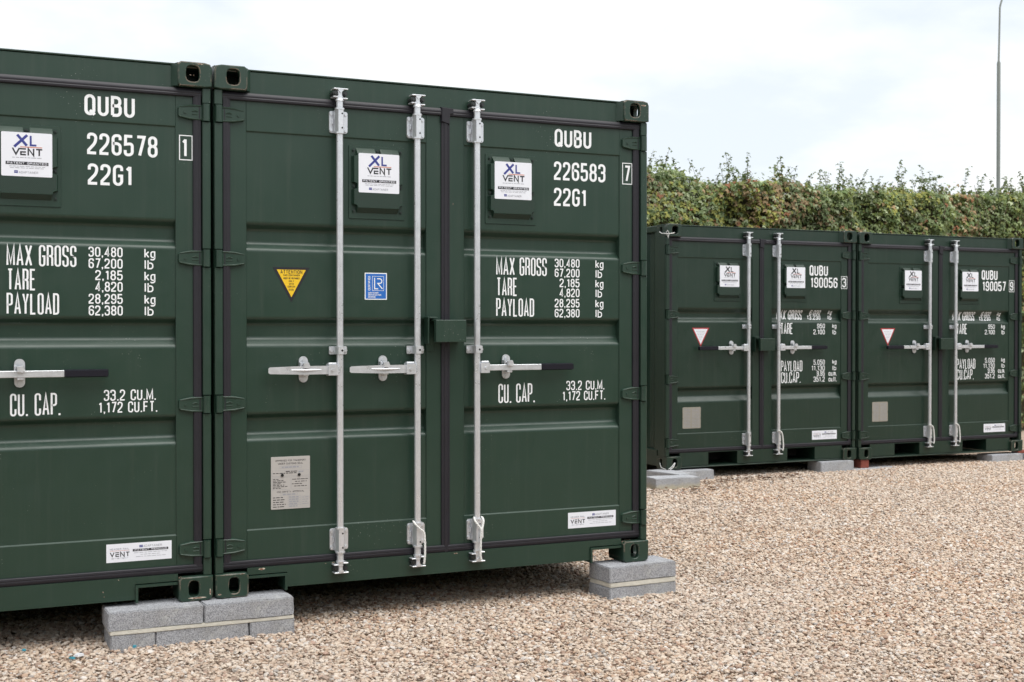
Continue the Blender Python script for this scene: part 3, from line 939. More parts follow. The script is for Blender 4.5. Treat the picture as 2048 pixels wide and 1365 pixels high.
def worn_plate(mb):
    y = YP - .003
    P = [(.006, 0), (.194, 0), (.2, .008), (.2, .088), (.194, .094), (.2, .1), (.2, .19), (.194, .198), (.006, .198), (0, .19), (0, .1), (.006, .094), (0, .088), (0, .008)]
    mb.bprism(P, y + .003, y, .0006, 'plate_far')
    for i in range(13):
        greek(mb, .016, .085, .178 - i * .0135, .004, y - .0003, 'grey', 120 + i); greek(mb, .105, .186, .178 - i * .0135, .004, y - .0003, 'grey', 140 + i)

CFG = {
 'large': dict(W=2.438, H=2.591, L=6.058, green='green', cast='green_cast', z0=.131, z1=2.470, seam=(.317, 2.284), xl='navy',
   grooves=[(1.832, 1.803, 1.734, 1.703), (1.363, 1.336, 1.264, 1.228), (.893, .867, .792, .761)],
   doors=[(.048, 1.213, .165, 1.110), (1.221, 2.390, 1.326, 2.272)], hz=(2.355, 1.653, .946, .247),
   bars=[(.627, 'taper'), (1.044, 'taper'), (1.381, 'flatR')], hand=1.105, latch=[.449, .869, 1.568], mid=1.202,
   gt=2.357, gb=.244, cam=(2.462, .136), vents=[(.840, 1.873), (1.600, 1.873)], st=[(.842, 2.006), (1.601, 2.006)], lock=1.125, post=.042),
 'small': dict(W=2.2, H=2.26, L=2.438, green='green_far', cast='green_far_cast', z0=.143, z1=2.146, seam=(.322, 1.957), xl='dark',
   grooves=[(1.486, 1.445, 1.395, 1.359), (.751, .719, .663, .616)],
   doors=[(.046, 1.082, .148, .980), (1.090, 2.154, 1.206, 2.040)], hz=(2.021, 1.427, .827, .243),
   bars=[(.907, 'flatL'), (1.254, 'flatR')], hand=1.114, latch=[.738, 1.448], mid=1.317,
   gt=2.040, gb=.250, cam=(2.150, .150), vents=[(.700, 1.555), (1.470, 1.555)], st=[(.703, 1.689), (1.471, 1.689)], lock=1.0, post=.040),
}

def make_container(kind, label, loc, texts, rotz=0.0):
    c = CFG[kind]
    W, H, LN, g, gc = c['W'], c['H'], c['L'], c['green'], c['cast']
    root = thing('shipping_container', label, 'shipping container', loc, 'green shipping containers with closed doors' if kind == 'large' else 'smaller green containers under the hedge', rotz)
    K = lambda s: (kind, s)
    prof = panel_profile(c)
    P = lambda name, fn, loc=(0, 0, 0), key=None, parent=root, smooth=30, label=None: part(name, K(key or name), fn, parent, loc, smooth, label)
    # corner castings
    for top in (0, 1):
        for side in (0, 1):
            def fn(mb, top=top, side=side):
                casting(mb, top, gc)
                mt = Matrix.Identity(4)
                if side:
                    mt = Matrix.Translation((W, 0, 0)) @ Matrix.Scale(-1, 4, (1, 0, 0))
                mb.tr(Matrix.Translation((0, 0, H - .118 if top else 0)) @ mt)
            P('corner_casting', fn, key=f'cast{top}{side}', smooth=35)
            def fr(mb, top=top, side=side):
                mb.box(0, .162, 0, .178, 0, .118, gc, .006)
                mb.tr(Matrix.Translation((W - .162 if side else 0, LN - .178, H - .118 if top else 0)))
            P('corner_casting', fr, key=f'rcast{top}{side}')
    # posts
    pw = c['post']
    for side in (0, 1):
        def fn(mb, side=side):
            x = lambda a: W - a if side else a
            cuts = [.118] + [v for h in sorted(c['hz']) for v in (h - .043, h + .043)] + [H - .118]
            for a, b_ in zip(cuts[::2], cuts[1::2]):
                mb.box(x(.003), x(pw), .016, .040, a, b_, g, .004)
            mb.box(x(.003), x(pw), .040, .160, .118, H - .118, g, .003)
            mb.box(x(pw), x(pw + .03), .075, .160, .118, H - .118, g)
        P('corner_post', fn, key=f'post{side}')
    # header rail with a thin lip along its top
    def fn(mb):
        mb.box(.160, W - .160, .050, .170, H - .165, H - .014, g, .003)
        mb.box(.160, W - .160, .045, .170, H - .012, H - .004, g, .002)
        for s in (0, 1):
            x = lambda a: W - a if s else a
            V = [(x(.160), .010, H - .116), (x(.160), .010, H - .006), (x(.186), .0495, H - .010), (x(.186), .0495, H - .114), (x(.160), .0495, H - .116), (x(.160), .0495, H - .006)]
            mb.add(V, [(0, 1, 2, 3), (1, 5, 2), (0, 3, 4)], g)
    P('header_rail', fn)
    # door sill with its fork openings
    def fn(mb):
        if kind == 'large':
            Q = [(.162, .100), (.3615, .100), (.3615, .026), (W - .3615, .026), (W - .3615, .100), (W - .162, .100), (W - .162, .134), (.162, .134)]
            mb.extr(Q, 'y', .0305, .10, g)
        else:
            zs, ze = .022, .146
            xs = [.16, .475, .802, 1.38, 1.71, W - .16]
            for a, b_ in ((0, 1), (2, 3), (4, 5)):
                mb.box(xs[a], xs[b_], .0305, .12, zs, ze, g)
            for a, b_ in ((1, 2), (3, 4)):
                mb.box(xs[a], xs[b_], .0305, .5, .1415, ze, g)
                mb.box(xs[a], xs[b_], .0305, .5, .0175, .0215, g)
                mb.box(xs[a] - .004, xs[a], .1205, .5, .022, .1415, g); mb.box(xs[b_], xs[b_] + .004, .1205, .5, .022, .1415, g)
    P('door_sill', fn)
    if kind == 'large':
        for s_ in (0, 1):
            def fn(mb, s_=s_):
                x = lambda a: W - a if s_ else a
                mb.extr([(x(.164), .083), (x(.349), .083), (x(.349), .012), (x(.361), .012), (x(.361), .095), (x(.164), .095)], 'y', .021, .16, g)
            P('fork_frame', fn, key=f'ff{s_}')
    else:
        P('sill_flange', lambda mb: mb.box(.16, W - .16, .020, .12, .006, .0165, g, .003))
    P('rear_sill', lambda mb: mb.box(.162, W - .162, LN - .12, LN - .01, .02, .16, g, .003))
    P('rear_header', lambda mb: mb.box(.162, W - .162, LN - .12, LN - .01, H - .12, H - .01, g, .003))
    P('floor', lambda mb: mb.box(.06, W - .06, .10, LN - .1, .165, .20, 'undercoat'))
    for i in range(int(LN / .45)):
        yy = .32 + i * .45
        if yy < LN - .2:
            P('cross_member', lambda mb: mb.box(.051, W - .051, 0, .045, .035, .163, 'undercoat'), (0, yy, 0))
    for side in (0, 1):
        def fn(mb, side=side):
            x = lambda a: W - a if side else a
            mb.box(x(.006), x(.05), .18, LN - .18, .020, .17, g, .003)
        P('bottom_rail', fn, key=f'brail{side}')
        def fn(mb, side=side):
            x = lambda a: W - a if side else a
            mb.box(x(.003), x(.09), LN - .16, LN - .01, .118, H - .118, g, .003)
        P('rear_post', fn, key=f'rpost{side}')
        def fn(mb, side=side):
            x = lambda a: W - a if side else a
            mb.box(x(.004), x(.065), .178, LN - .178, H - .065, H - .008, g, .004)
        P('top_rail', fn, key=f'trail{side}')
    def wall_prof(a0, a1, out, inn):
        Q = []; y = a0; per = .278
        Q.append((out, y))
        while y + per < a1:
            Q += [(out, y + .07), (inn, y + .139), (inn, y + .209), (out, y + per)]
            y += per
        Q.append((out, a1))
        return Q
    for side in (0, 1):
        def fn(mb, side=side):
            x = lambda a: W - a if side else a
            mb.sheet([(x(o), y) for o, y in wall_prof(.160, LN - .16, .012, .046)], 'z', .165, H - .06, g)
        P('side_wall', fn, key=f'side{side}', smooth=20)
    P('end_wall', lambda mb: mb.sheet([(y, LN - o) for o, y in wall_prof(.09, W - .09, .02, .055)], 'z', .14, H - .1, g), smooth=20)
    def fn(mb):
        Q = wall_prof(.12, LN - .12, H - .02, H - .036)
        mb.sheet([(y, z) for z, y in Q], 'x', .03, W - .03, g)
    P('roof_panel', fn, smooth=20)
    # doors
    for d, (x0, x1, p0, p1) in enumerate(c['doors']):
        def fn(mb):
            mb.sheet(prof, 'x', p0, p1, g)
            mb.box(x0, p0, YD, .10, c['z0'], c['z1'], g, .0025); mb.box(p1, x1, YD, .10, c['z0'], c['z1'], g, .0025)
            rect(mb, p0, p1, c['z0'], c['z1'], .099, g)
        door = P('door', fn, key=f'door{d}', smooth=32)
        xa, xb = (x0 - .004, x1) if d == 0 else (x1 + .004, x0)
        P('door_gasket', lambda mb: gasket_mesh(mb, xa, xb, c['z0'], c['z1'], None, W), parent=door, key=f'gask{d}')
        if d == 0:
            xc = (x1 + c['doors'][1][0]) / 2
            P('centre_gasket', lambda mb: center_gasket(mb, xc, c['z0'], c['z1']), parent=door)
        for h in c['hz']:
            def fn(mb, d=d):
                hinge_mesh(mb, g)
                if d:
                    mb.tr(Matrix.Scale(-1, 4, (1, 0, 0)))
            P('hinge', fn, (0 if d == 0 else W, 0, h), f'hinge{d}', door)
        if d == 0:
            dl = door
    dr = door
    # vents
    for (vx, vz), (sx_, sz_) in zip(c['vents'], c['st']):
        v = P('vent_hood', lambda mb: vent_mesh(mb, g, 'perf'), (vx, 0, vz), 'vent', smooth=25)
        s_ = part('vent_sticker', ('sticker', c['xl']), lambda mb: vent_sticker(mb, c['xl']), v, (sx_ - vx, 0, sz_ - vz), 0)
        for a, z in SCREWS:
            P('screw', lambda mb: screw_mesh(mb, g), (a, 0, z), 'screw', v)
    # locking bars
    for i, ((bx, ht), lx) in enumerate(zip(c['bars'], c['latch'])):
        rod = P('locking_bar', lambda mb: mb.tube([(0, 0, c['cam'][1] - .02), (0, 0, c['cam'][0] + .02)], .0168, 'galv', 18), (bx, 0, 0), 'rod')
        part('rod_guide', 'guide', lambda mb: bracket_mesh(mb, True), rod, (0, 0, c['gt']))
        part('rod_guide', 'guide', None, rod, (0, 0, c['gb']))
        part('rod_guide', 'guide_small', lambda mb: bracket_mesh(mb, False), rod, (0, 0, c['mid']))
        part('cam_keeper', 'cam', cam_mesh, rod, (0, 0, c['cam'][0]))
        def fn(mb):
            cam_mesh(mb); mb.tr(Matrix.Scale(-1, 4, (0, 0, 1)))
        part('cam_keeper', 'cam_low', fn, rod, (0, 0, c['cam'][1]))
        if ht == 'taper':
            part('handle', 'taper', handle_taper, rod, (0, 0, c['hand']))
        else:
            s = 1 if ht == 'flatR' else -1
            l, e = (.377, .574) if kind == 'large' else ((.387, .578) if s > 0 else (.348, .560))
            part('handle', (kind, ht), lambda mb: handle_flat(mb, s, l), rod, (0, 0, c['hand']))
            part('handle_grip', (kind, ht, 'g'), lambda mb: grip_mesh(mb, s, l, e), rod, (0, 0, c['hand']))
        part('handle_latch', 'latch', latch_mesh, rod, (lx - bx, 0, c['hand'] + .003))
    # lock box
    def fn(mb):
        x = c['lock']; z = 1.242 if kind == 'large' else 1.087
        t = .006; y0, y1 = -.060, .030
        mb.box(x, x + .169, y0, y0 + t, z, z + .115, g, .002)
        mb.box(x, x + t, y0 + t, y0 + .03, z, z + .115, g); mb.box(x + .163, x + .169, y0 + t, YD, z, z + .115, g)
        mb.box(x, x + .169, y0 + t, YD - .006, z + .109, z + .1155, g, .002)
        mb.box(x + .03, x + .155, y0 + .014, -.012, z + .03, z + .095, 'steel', .004)
        a = x - .026
        mb.box(a, a + .007, -.012, YD - .001, z - .010, z + .132, g, .002)
        mb.box(a + .007, a + .055, -.010, YD - .002, z + .124, z + .131, g, .002)
        mb.box(a + .007, a + .05, YD - .010, YD - .001, z - .048, z + .12, g, .002)
    P('lock_box', fn)
    # decals on the doors
    part('warning_sticker', ('tri', kind), lambda mb: warning_triangle(mb, kind == 'small'), dl, (.391, 0, 1.619) if kind == 'large' else (.402, 0, 1.304), 0)
    if kind == 'large':
        part('certificate_sticker', 'cert', certificate, dl, (.775, 0, 1.461), 0)
        part('approval_plate', 'csc', safety_plate, dl, (.285, 0, .411), 0)
        part('notice_sticker', 'hv', header_sticker, dr, (1.947, 0, .208), 0)
    else:
        part('approval_plate', 'cscf', worn_plate, dl, (.203, 0, .368), 0)
        part('notice_sticker', 'hv', header_sticker, dr, (1.688, 0, .212), 0)
    # lettering
    def put(fn, wrap=False):
        mb = MB(); fn(mb)
        if wrap:
            me = mb.mesh('lettering', 0)
            bm = bmesh.new(); bm.from_mesh(me)
            for (_, z) in prof:
                if 1.30 < z < 1.55:
                    bmesh.ops.bisect_plane(bm, geom=bm.verts[:] + bm.edges[:] + bm.faces[:], plane_co=(0, 0, z), plane_no=(0, 0, 1))
            for v in bm.verts:
                v.co.y = y_at(prof, v.co.z) - .0012 + (v.co.y - (YP - .001))
            bm.to_mesh(me); bm.free()
        else:
            me = mb.mesh('lettering', 0)
        o = bpy.data.objects.new('lettering', me)
        COL.objects.link(o); o.parent = dr
    for tx in texts:
        s, x, z, w, h, t = tx[:6]
        al = tx[6] if len(tx) > 6 else 'l'
        yy = (YD if (z > c['seam'][1] or x + w / 2 > c['doors'][1][3]) and al == 'l' else YP) - .001
        wrap = len(tx) > 7
        if s[0] == '[':
            def fn(mb):
                frame_rect(mb, x, x + w, z, z + h, .0045, yy, 'white')
                cw = w * .58
                text(mb, s[1], x + (w - cw) / 2, z + h * .12, cw * (.72 if s[1] == '1' else 1), h * .76, t, 'white', yy)
            put(fn)
        else:
            put(lambda mb: text(mb, s, x, z, w, h, t, 'white', yy, al), wrap)
    return root

def letters_large(num, chk, dx=0.0, q=1.863):
    T = [('QUBU', q, 2.309, .228, .098, .0142), (num, 1.862 + dx, 2.128, .322, .101, .0134), ('22G1', 1.862 + dx * 1.6, 1.986, .203, .099, .0134),
         ('[' + chk, 2.289, 2.123, .064, .121, .0118),
         ('MAX GROSS', 1.514, 1.599, .304, .099, .0086), ('TARE', 1.517, 1.488, .123, .099, .0086), ('PAYLOAD', 1.514, 1.377, .227, .099, .0086),
         ('CU. CAP.', 1.527, .911, .219, .104, .0086), ('33.2 CU.M.', 1.939, .972, .240, .052, .0064), ('1,172 CU.FT.', 1.915, .915, .270, .052, .0064)]
    zs = (1.649, 1.595, 1.540, 1.486, 1.429, 1.374)
    for s, z, w in zip(('30,480', '67,200', '2,185', '4,820', '28,295', '62,380'), zs, (.154, .154, .124, .124, .154, .154)):
        T.append((s, 2.021 + dx, z, w, .047, .0064, 'r'))
    for i, z in enumerate(zs):
        T.append(('kg' if i % 2 == 0 else 'lb', 2.121 + dx, z, .051 if i % 2 == 0 else .042, .042, .0062))
    return T
def letters_small(num, chk):
    T = [('QUBU', 1.658, 1.812, .222, .102, .0142), (num, 1.669, 1.696, .329, .101, .0134), ('[' + chk, 2.038, 1.689, .076, .123, .0118),
         ('MAX GROSS', 1.287, 1.383, .301, .092, .0086, 'l', 1), ('6,000', 1.81, 1.431, .13, .045, .0064, 'r', 1), ('13,230', 1.815, 1.384, .162, .043, .0064, 'r', 1),
         ('kg', 1.904, 1.437, .047, .036, .0062, 'l', 1), ('lb', 1.904, 1.386, .047, .038, .0062, 'l', 1),
         ('TARE', 1.315, 1.243, .143, .108, .0086), ('950', 1.845, 1.298, .094, .047, .0064, 'r'), ('2,100', 1.845, 1.240, .140, .048, .0064, 'r'),
         ('kg', 1.936, 1.302, .050, .040, .0062), ('lb', 1.936, 1.240, .047, .042, .0062),
         ('PAYLOAD', 1.318, .882, .255, .105, .0086), ('CU.CAP.', 1.320, .771, .232, .105, .0086),
         ('5,050', 1.845, .943, .136, .050, .0064, 'r'), ('11,130', 1.845, .886, .160, .050, .0064, 'r'), ('9,95', 1.845, .834, .097, .049, .0064, 'r'), ('351,2', 1.845, .777, .136, .050, .0064, 'r'),
         ('kg', 1.938, .950, .050, .040, .0062), ('lb', 1.938, .887, .048, .042, .0062), ('cu.m.', 1.892, .834, .098, .046, .0062), ('cu.ft.', 1.892, .777, .098, .046, .0062)]
    return [(t[0].replace(',', '.'),) + t[1:] if t[0][0] != '[' else t for t in T]

def chips(root, spots):
    """small patches where the paint has come off: pale primer with rust in the middle"""
    for i, (x, y, z, w, h, nrm) in enumerate(spots):
        rd = random.Random(i * 7 + int(x * 100))
        def fn(mb):
            for k, sc, lift in (('primer', 1.0, .0004), ('rust', .62, .0008)):
                n = 12
                P = []
                for j in range(n):
                    a = 2 * pi * j / n
                    q = sc * rd.uniform(.55, 1.0)
                    u, v = cos(a) * w * q, sin(a) * h * q
                    P.append((u, -lift, v) if nrm == 'y' else (u, v, lift))
                mb.add([(0, -lift, 0) if nrm == 'y' else (0, 0, lift)] + P, [(0, j + 1, (j + 1) % n + 1) for j in range(n)], k)
        part('paint_chip', None, fn, root, (x, y, z), 0)

C1X, C2X = -2.450, 0.0
C3P, C4P = (4.927, 3.803, .0145), (7.160, 3.803, .010)
ra = make_container('large', 'large green shipping container cut by the left photo edge, lettered 226578', (C1X, 0, 0), letters_large('226578', '1', .005, 1.855))
rb = make_container('large', 'large green shipping container with yellow warning triangle in full view, lettered 226583', (C2X, 0, 0), letters_large('226583', '7'))
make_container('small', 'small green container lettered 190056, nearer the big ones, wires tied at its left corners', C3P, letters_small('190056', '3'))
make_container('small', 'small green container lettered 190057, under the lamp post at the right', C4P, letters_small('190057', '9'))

chips(rb, [(.232, .0303, .124, .020, .007, 'y'), (.60, .0303, .128, .010, .003, 'y'), (.56, .0303, .127, .004, .002, 'y'), (1.27, .0303, .124, .014, .003, 'y'),
           (1.02, .0303, .118, .0012, .014, 'y'), (2.335, .06, .1163, .030, .018, 'z'), (2.40, -.0002, 2.565, .020, .004, 'y'), (.020, -.0002, .022, .010, .004, 'y'),
           (1.262, .0445, 1.97, .002, .006, 'y'), (.13, -.0002, .114, .016, .0025, 'y'), (2.385, .03, .1163, .012, .01, 'z')])
chips(ra, [(2.36, -.0002, .016, .055, .0045, 'y'), (2.424, -.0002, .040, .004, .020, 'y'), (2.335, -.0002, 2.527, .005, .002, 'y'), (2.35, -.0002, 2.526, .002, .004, 'y'),
           (2.38, -.0002, 2.582, .018, .003, 'y'), (1.93, .0303, .075, .003, .004, 'y'), (1.935, .0303, .052, .003, .003, 'y'), (2.0, .0303, .126, .003, .003, 'y')])

# ------------------------------------------------------------------ ground
def ground_z(x, y):
    t = min(1.0, max(0.0, y / 3.2))
    t = t * t * (3 - 2 * t)
    return -.172 + .09 * t + .010 * mnoise.noise((x * .7, y * .7, 3.1)) + .004 * mnoise.noise((x * 2.3, y * 2.3, 8.0))

mb = MB()
xs = [-1500, -200, -40] + list(np.arange(-12, 30.1, .5)) + [60, 200, 1500]
ys = [-1500, -200, -40] + list(np.arange(-12, 26.1, .5)) + [60, 200, 1500]
V = [(x, y, ground_z(x, y) - .018) for y in ys for x in xs]
n = len(xs)
mb.add(V, [(j * n + i, j * n + i + 1, (j + 1) * n + i + 1, (j + 1) * n + i) for j in range(len(ys) - 1) for i in range(n - 1)], 'ground')
solo('ground', mb, kind='structure', smooth=60)

# gravel: loose stones scattered over the yard
stones = bpy.data.collections.new('gravel_stones')
rs = random.Random(5)
for i in range(14):
    bm = bmesh.new()
    bmesh.ops.create_icosphere(bm, subdivisions=2 if i < 10 else 1, radius=1.0)
    off = Vector((rs.uniform(0, 50), rs.uniform(0, 50), rs.uniform(0, 50)))
    sx_, sy_, sz_ = 1.0, rs.uniform(.62, .92), rs.uniform(.36, .66)
    planes = [(Vector((rs.gauss(0, 1), rs.gauss(0, 1), rs.gauss(0, 1))).normalized(), rs.uniform(.55, .85)) for _ in range(6)]
    for v in bm.verts:
        p = v.co.copy()
        for nn, d in planes:
            e = p.dot(nn)
            if e > d:
                p -= nn * (e - d) * .85
        p *= 1 + .16 * mnoise.noise(p * 1.3 + off)
        v.co = Vector((p.x * sx_, p.y * sy_, p.z * sz_))
    me = bpy.data.meshes.new('stone')
    bm.to_mesh(me); bm.free()
    me.materials.append(M['stone'])
    me.polygons.foreach_set('use_smooth', [True] * len(me.polygons))
    me.set_sharp_from_angle(angle=radians(38))
    stones.objects.link(bpy.data.objects.new('stone', me))

def bed(zones):
    mb = MB()
    for (x0, x1, y0, y1) in zones:
        nx, ny = max(2, int((x1 - x0) / .2)), max(2, int((y1 - y0) / .2))
        V = []
        for j in range(ny + 1):
            for i in range(nx + 1):
                x = x0 + (x1 - x0) * i / nx; y = y0 + (y1 - y0) * j / ny
                V.append((x, y, ground_z(x, y) - .004))
        mb.add(V, [(j * (nx + 1) + i, j * (nx + 1) + i + 1, (j + 1) * (nx + 1) + i + 1, (j + 1) * (nx + 1) + i) for j in range(ny) for i in range(nx)], 'stone')
    return mb.mesh('gravel', 60, recalc=False)
def gravel(me, density, smin, smax, seed):
    o = bpy.data.objects.new('gravel', me)
    COL.objects.link(o)
    o['kind'] = 'stuff'
    o['label'] = 'loose beige and brown gravel covering the yard'
    ng = bpy.data.node_groups.new('scatter_stones', 'GeometryNodeTree')
    ng.interface.new_socket('Geometry', in_out='INPUT', socket_type='NodeSocketGeometry')
    ng.interface.new_socket('Geometry', in_out='OUTPUT', socket_type='NodeSocketGeometry')
    nn = ng.nodes.new; lk = ng.links.new
    gi, go = nn('NodeGroupInput'), nn('NodeGroupOutput')
    dp = nn('GeometryNodeDistributePointsOnFaces'); dp.inputs['Density'].default_value = density; dp.inputs['Seed'].default_value = seed
    ci = nn('GeometryNodeCollectionInfo'); ci.inputs['Collection'].default_value = stones
    ci.inputs['Separate Children'].default_value = True; ci.inputs['Reset Children'].default_value = True
    ip = nn('GeometryNodeInstanceOnPoints'); ip.inputs['Pick Instance'].default_value = True
    rr = nn('FunctionNodeRandomValue'); rr.data_type = 'FLOAT_VECTOR'
    rr.inputs[0].default_value = (-.42, -.42, 0); rr.inputs[1].default_value = (.42, .42, 6.283); rr.inputs['Seed'].default_value = seed + 1
    r2 = nn('FunctionNodeRandomValue'); r2.data_type = 'FLOAT'
    r2.inputs[2].default_value = 0.0; r2.inputs[3].default_value = 1.0; r2.inputs['Seed'].default_value = seed + 2
    pw_ = nn('ShaderNodeMath'); pw_.operation = 'POWER'; pw_.inputs[1].default_value = 2.2
    mr = nn('ShaderNodeMapRange'); mr.inputs['To Min'].default_value = smin; mr.inputs['To Max'].default_value = smax
    sp = nn('GeometryNodeSetPosition')
    rz = nn('FunctionNodeRandomValue'); rz.data_type = 'FLOAT_VECTOR'
    rz.inputs[0].default_value = (0, 0, -.006); rz.inputs[1].default_value = (0, 0, .006); rz.inputs['Seed'].default_value = seed + 3
    lk(gi.outputs[0], dp.inputs['Mesh']); lk(dp.outputs['Points'], sp.inputs['Geometry']); lk(rz.outputs[0], sp.inputs['Offset'])
    lk(sp.outputs[0], ip.inputs['Points']); lk(ci.outputs[0], ip.inputs['Instance'])
    lk(rr.outputs[0], ip.inputs['Rotation'])
    lk(r2.outputs[1], pw_.inputs[0]); lk(pw_.outputs[0], mr.inputs['Value']); lk(mr.outputs[0], ip.inputs['Scale'])
    lk(ip.outputs[0], go.inputs[0])
    md = o.modifiers.new('scatter', 'NODES'); md.node_group = ng
    return o
gravel(bed([(-3.2, 5.0, -3.8, 0.0), (-3.2, 2.6, 0.0, 1.4), (2.6, 5.0, 0.0, 1.4)]), 6000, .0060, .0170, 1)
gravel(bed([(5.0, 9.0, -3.8, 1.4), (2.6, 11.5, 1.4, 4.5), (2.6, 4.9, 4.5, 6.6)]), 4800, .0070, .0172, 21)

# ------------------------------------------------------------------ concrete blocks
def block_mesh(mb, w, d, h, k, seed, jit=.0030, b=.005):
    bm = bmesh.new()
    bmesh.ops.create_cube(bm, size=1.0)
    bmesh.ops.scale(bm, vec=(w, d, h), verts=bm.verts)
    bmesh.ops.bevel(bm, geom=bm.edges[:], offset=b, segments=2, affect='EDGES')
    long = [e for e in bm.edges if e.calc_length() > .06]
    bmesh.ops.subdivide_edges(bm, edges=long, cuts=4, use_grid_fill=True)
    for v in bm.verts:
        q = v.co * 22 + Vector((seed * 3.7, 0, 0))
        v.co += Vector((mnoise.noise(q), mnoise.noise(q + Vector((9, 0, 0))), mnoise.noise(q + Vector((0, 9, 0))))) * jit
    bm.verts.index_update()
    mb.add([tuple(v.co) for v in bm.verts], [tuple(v.index for v in f.verts) for f in bm.faces], k)
    bm.free()
BL = .437
def block_obj(name, parent, x0, x1, y0, y1, z0, z1, k, seed, label=None):
    o = part(name, None, lambda mb: block_mesh(mb, x1 - x0, y1 - y0, z1 - z0, k, seed), parent, ((x0 + x1) / 2, (y0 + y1) / 2, (z0 + z1) / 2), 40)
    if label: o['label'] = label
    return o
pier = thing('block_pier', 'long pier of mortared concrete blocks under the joint between the two large containers', 'block pier', (-.077, .01, -.2), 'block piers under the large containers')
def pb(parent, x0, x1, y0, y1, z0, z1, k, seed):
    lx, ly, lz = parent.location
    return block_obj('concrete_block', parent, x0 - lx, x1 - lx, y0 - ly, y1 - ly, z0 - lz, z1 - lz, k, seed)
pb(pier, -.514, -.078, -.095, .125, -.090, -.0005, 'block', 1)
pb(pier, -.073, .361, -.097, .123, -.090, -.0005, 'block', 2)
pb(pier, -.503, -.302, -.093, .12, -.206, -.104, 'block', 3)
pb(pier, -.299, .138, -.091, .12, -.206, -.103, 'block', 4)
pb(pier, .145, .364, -.094, .12, -.206, -.104, 'block', 5)
def mortar(parent, x0, x1, y0, y1, z0, z1, seed):
    lx, ly, lz = parent.location
    o = part('mortar_bed', None, lambda mb: block_mesh(mb, x1 - x0, y1 - y0, z1 - z0, 'mortar', seed, .003, .003), parent, ((x0 + x1) / 2 - lx, (y0 + y1) / 2 - ly, (z0 + z1) / 2 - lz), 40)
mortar(pier, -.506, .362, -.094, .118, -.107, -.087, 7)
pier2 = thing('block_pier', 'short pier of two mortared concrete blocks under the right corner of the large containers', 'block pier', (2.35, .03, -.2), 'block piers under the large containers')
a_ = .060
pier2.rotation_euler = (0, 0, a_)
def p2(name, k, z0, z1, seed, sx_=.446, sy_=.216, dx=0, dy=0, jit=.0018):
    part(name, None, lambda mb: block_mesh(mb, sx_, sy_, z1 - z0, k, seed, jit), pier2, (dx, dy, (z0 + z1) / 2 + .2), 40)
p2('concrete_block', 'block', -.088, -.0005, 11)
p2('mortar_bed', 'mortar', -.117, -.085, 12, .444, .214, .002, 0, .003)
p2('concrete_block', 'block', -.21, -.114, 13, .447, .217, .001, .002)
p2('mortar_bed', 'mortar', -.235, -.17, 14, .440, .222, .002, 0, .004)

def loose(label, cx, cy, z0, z1, w, d, k, seed, rotz=0.0, name='concrete_block', cat='concrete block', group='loose blocks under the small containers'):
    mb = MB(); block_mesh(mb, w, d, z1 - z0, k, seed)
    return solo(name, mb, label, cat, (cx, cy, (z0 + z1) / 2), group, None, rotz, 40)
loose('light concrete block sticking out in front of the small containers, its face stained beige', 4.700, 3.345, -.09, .0135, .436, .216, 'stained', 31, -.07)
loose('concrete block bearing the left corner of container 190056, its end behind the stained block', 4.895, 3.68, -.09, .0140, .216, .44, 'slab', 32, .20)
loose('long concrete block lying under the sill just right of the stained block', 5.19, 3.83, -.09, .005, .40, .216, 'slab', 33, 0)
loose('grey concrete block under the right corner of container 190056, beside a red brick', 6.86, 3.87, -.115, .0135, .40, .216, 'slab', 34, -.02)
loose('long grey concrete block under the right end of container 190057', 9.10, 3.87, -.12, -.012, .44, .216, 'slab', 35)
loose('grey concrete block at the far right end, partly out of the photo', 9.56, 3.87, -.12, -.016, .44, .216, 'slab', 36)
mb = MB(); block_mesh(mb, .105, .215, .085, 'brick', 41)
solo('red_brick', mb, 'red brick standing on a flat paving slab under the left corner of container 190057', 'brick', (7.245, 3.925, -.034), 'red bricks under container 190057', None, 0, 40)
mb = MB(); block_mesh(mb, .215, .1, .026, 'brick', 42)
solo('red_brick', mb, 'thin red brick packing on top of the far right concrete block', 'brick', (9.40, 3.85, -.002), 'red bricks under container 190057', None, 0, 40)
mb = MB(); block_mesh(mb, .58, .30, .04, 'slab', 43, .003)
solo('paving_slab', mb, 'thin pale paving slab lying in the gravel under the red brick', 'paving slab', (7.31, 3.90, -.0965), None, None, .03, 40)

# ------------------------------------------------------------------ ropes and wire ties
def rope(label, path, root, r=.0048, kind_='white ropes tied to the lock rods'):
    P = [Vector(p) for p in path]
    fine = []
    for i in range(len(P) - 1):
        p0, p1, p2_, p3 = P[max(0, i - 1)], P[i], P[i + 1], P[min(len(P) - 1, i + 2)]
        for j in range(6):
            t = j / 6
            fine.append(.5 * ((2 * p1) + (p2_ - p0) * t + (2 * p0 - 5 * p1 + 4 * p2_ - p3) * t * t + (-p0 + 3 * p1 - 3 * p2_ + p3) * t ** 3))
    fine.append(P[-1])
    mb = MB()
    for s in (0, 1, 2):
        Q = []
        for i, p in enumerate(fine):
            a = i * .9 + s * 2.094
            Q.append(p + Vector((cos(a), sin(a) * .8, 0)) * r * .62)
        mb.tube(Q, r * .68, 'rope', 6)
    return solo('rope_tie', mb, label, 'rope', root, kind_, None, 0, 60)
Z = CFG['large']['gb']
rope('white rope tied round the foot of the middle lock rod of container 226583',
     [(-.03, -.018, .075), (-.024, -.03, .06), (.0, -.034, .035), (.022, -.034, .015), (.029, -.03, -.03), (.030, -.03, -.08), (.029, -.028, -.12), (.026, -.026, -.150)], (1.044, 0, Z))
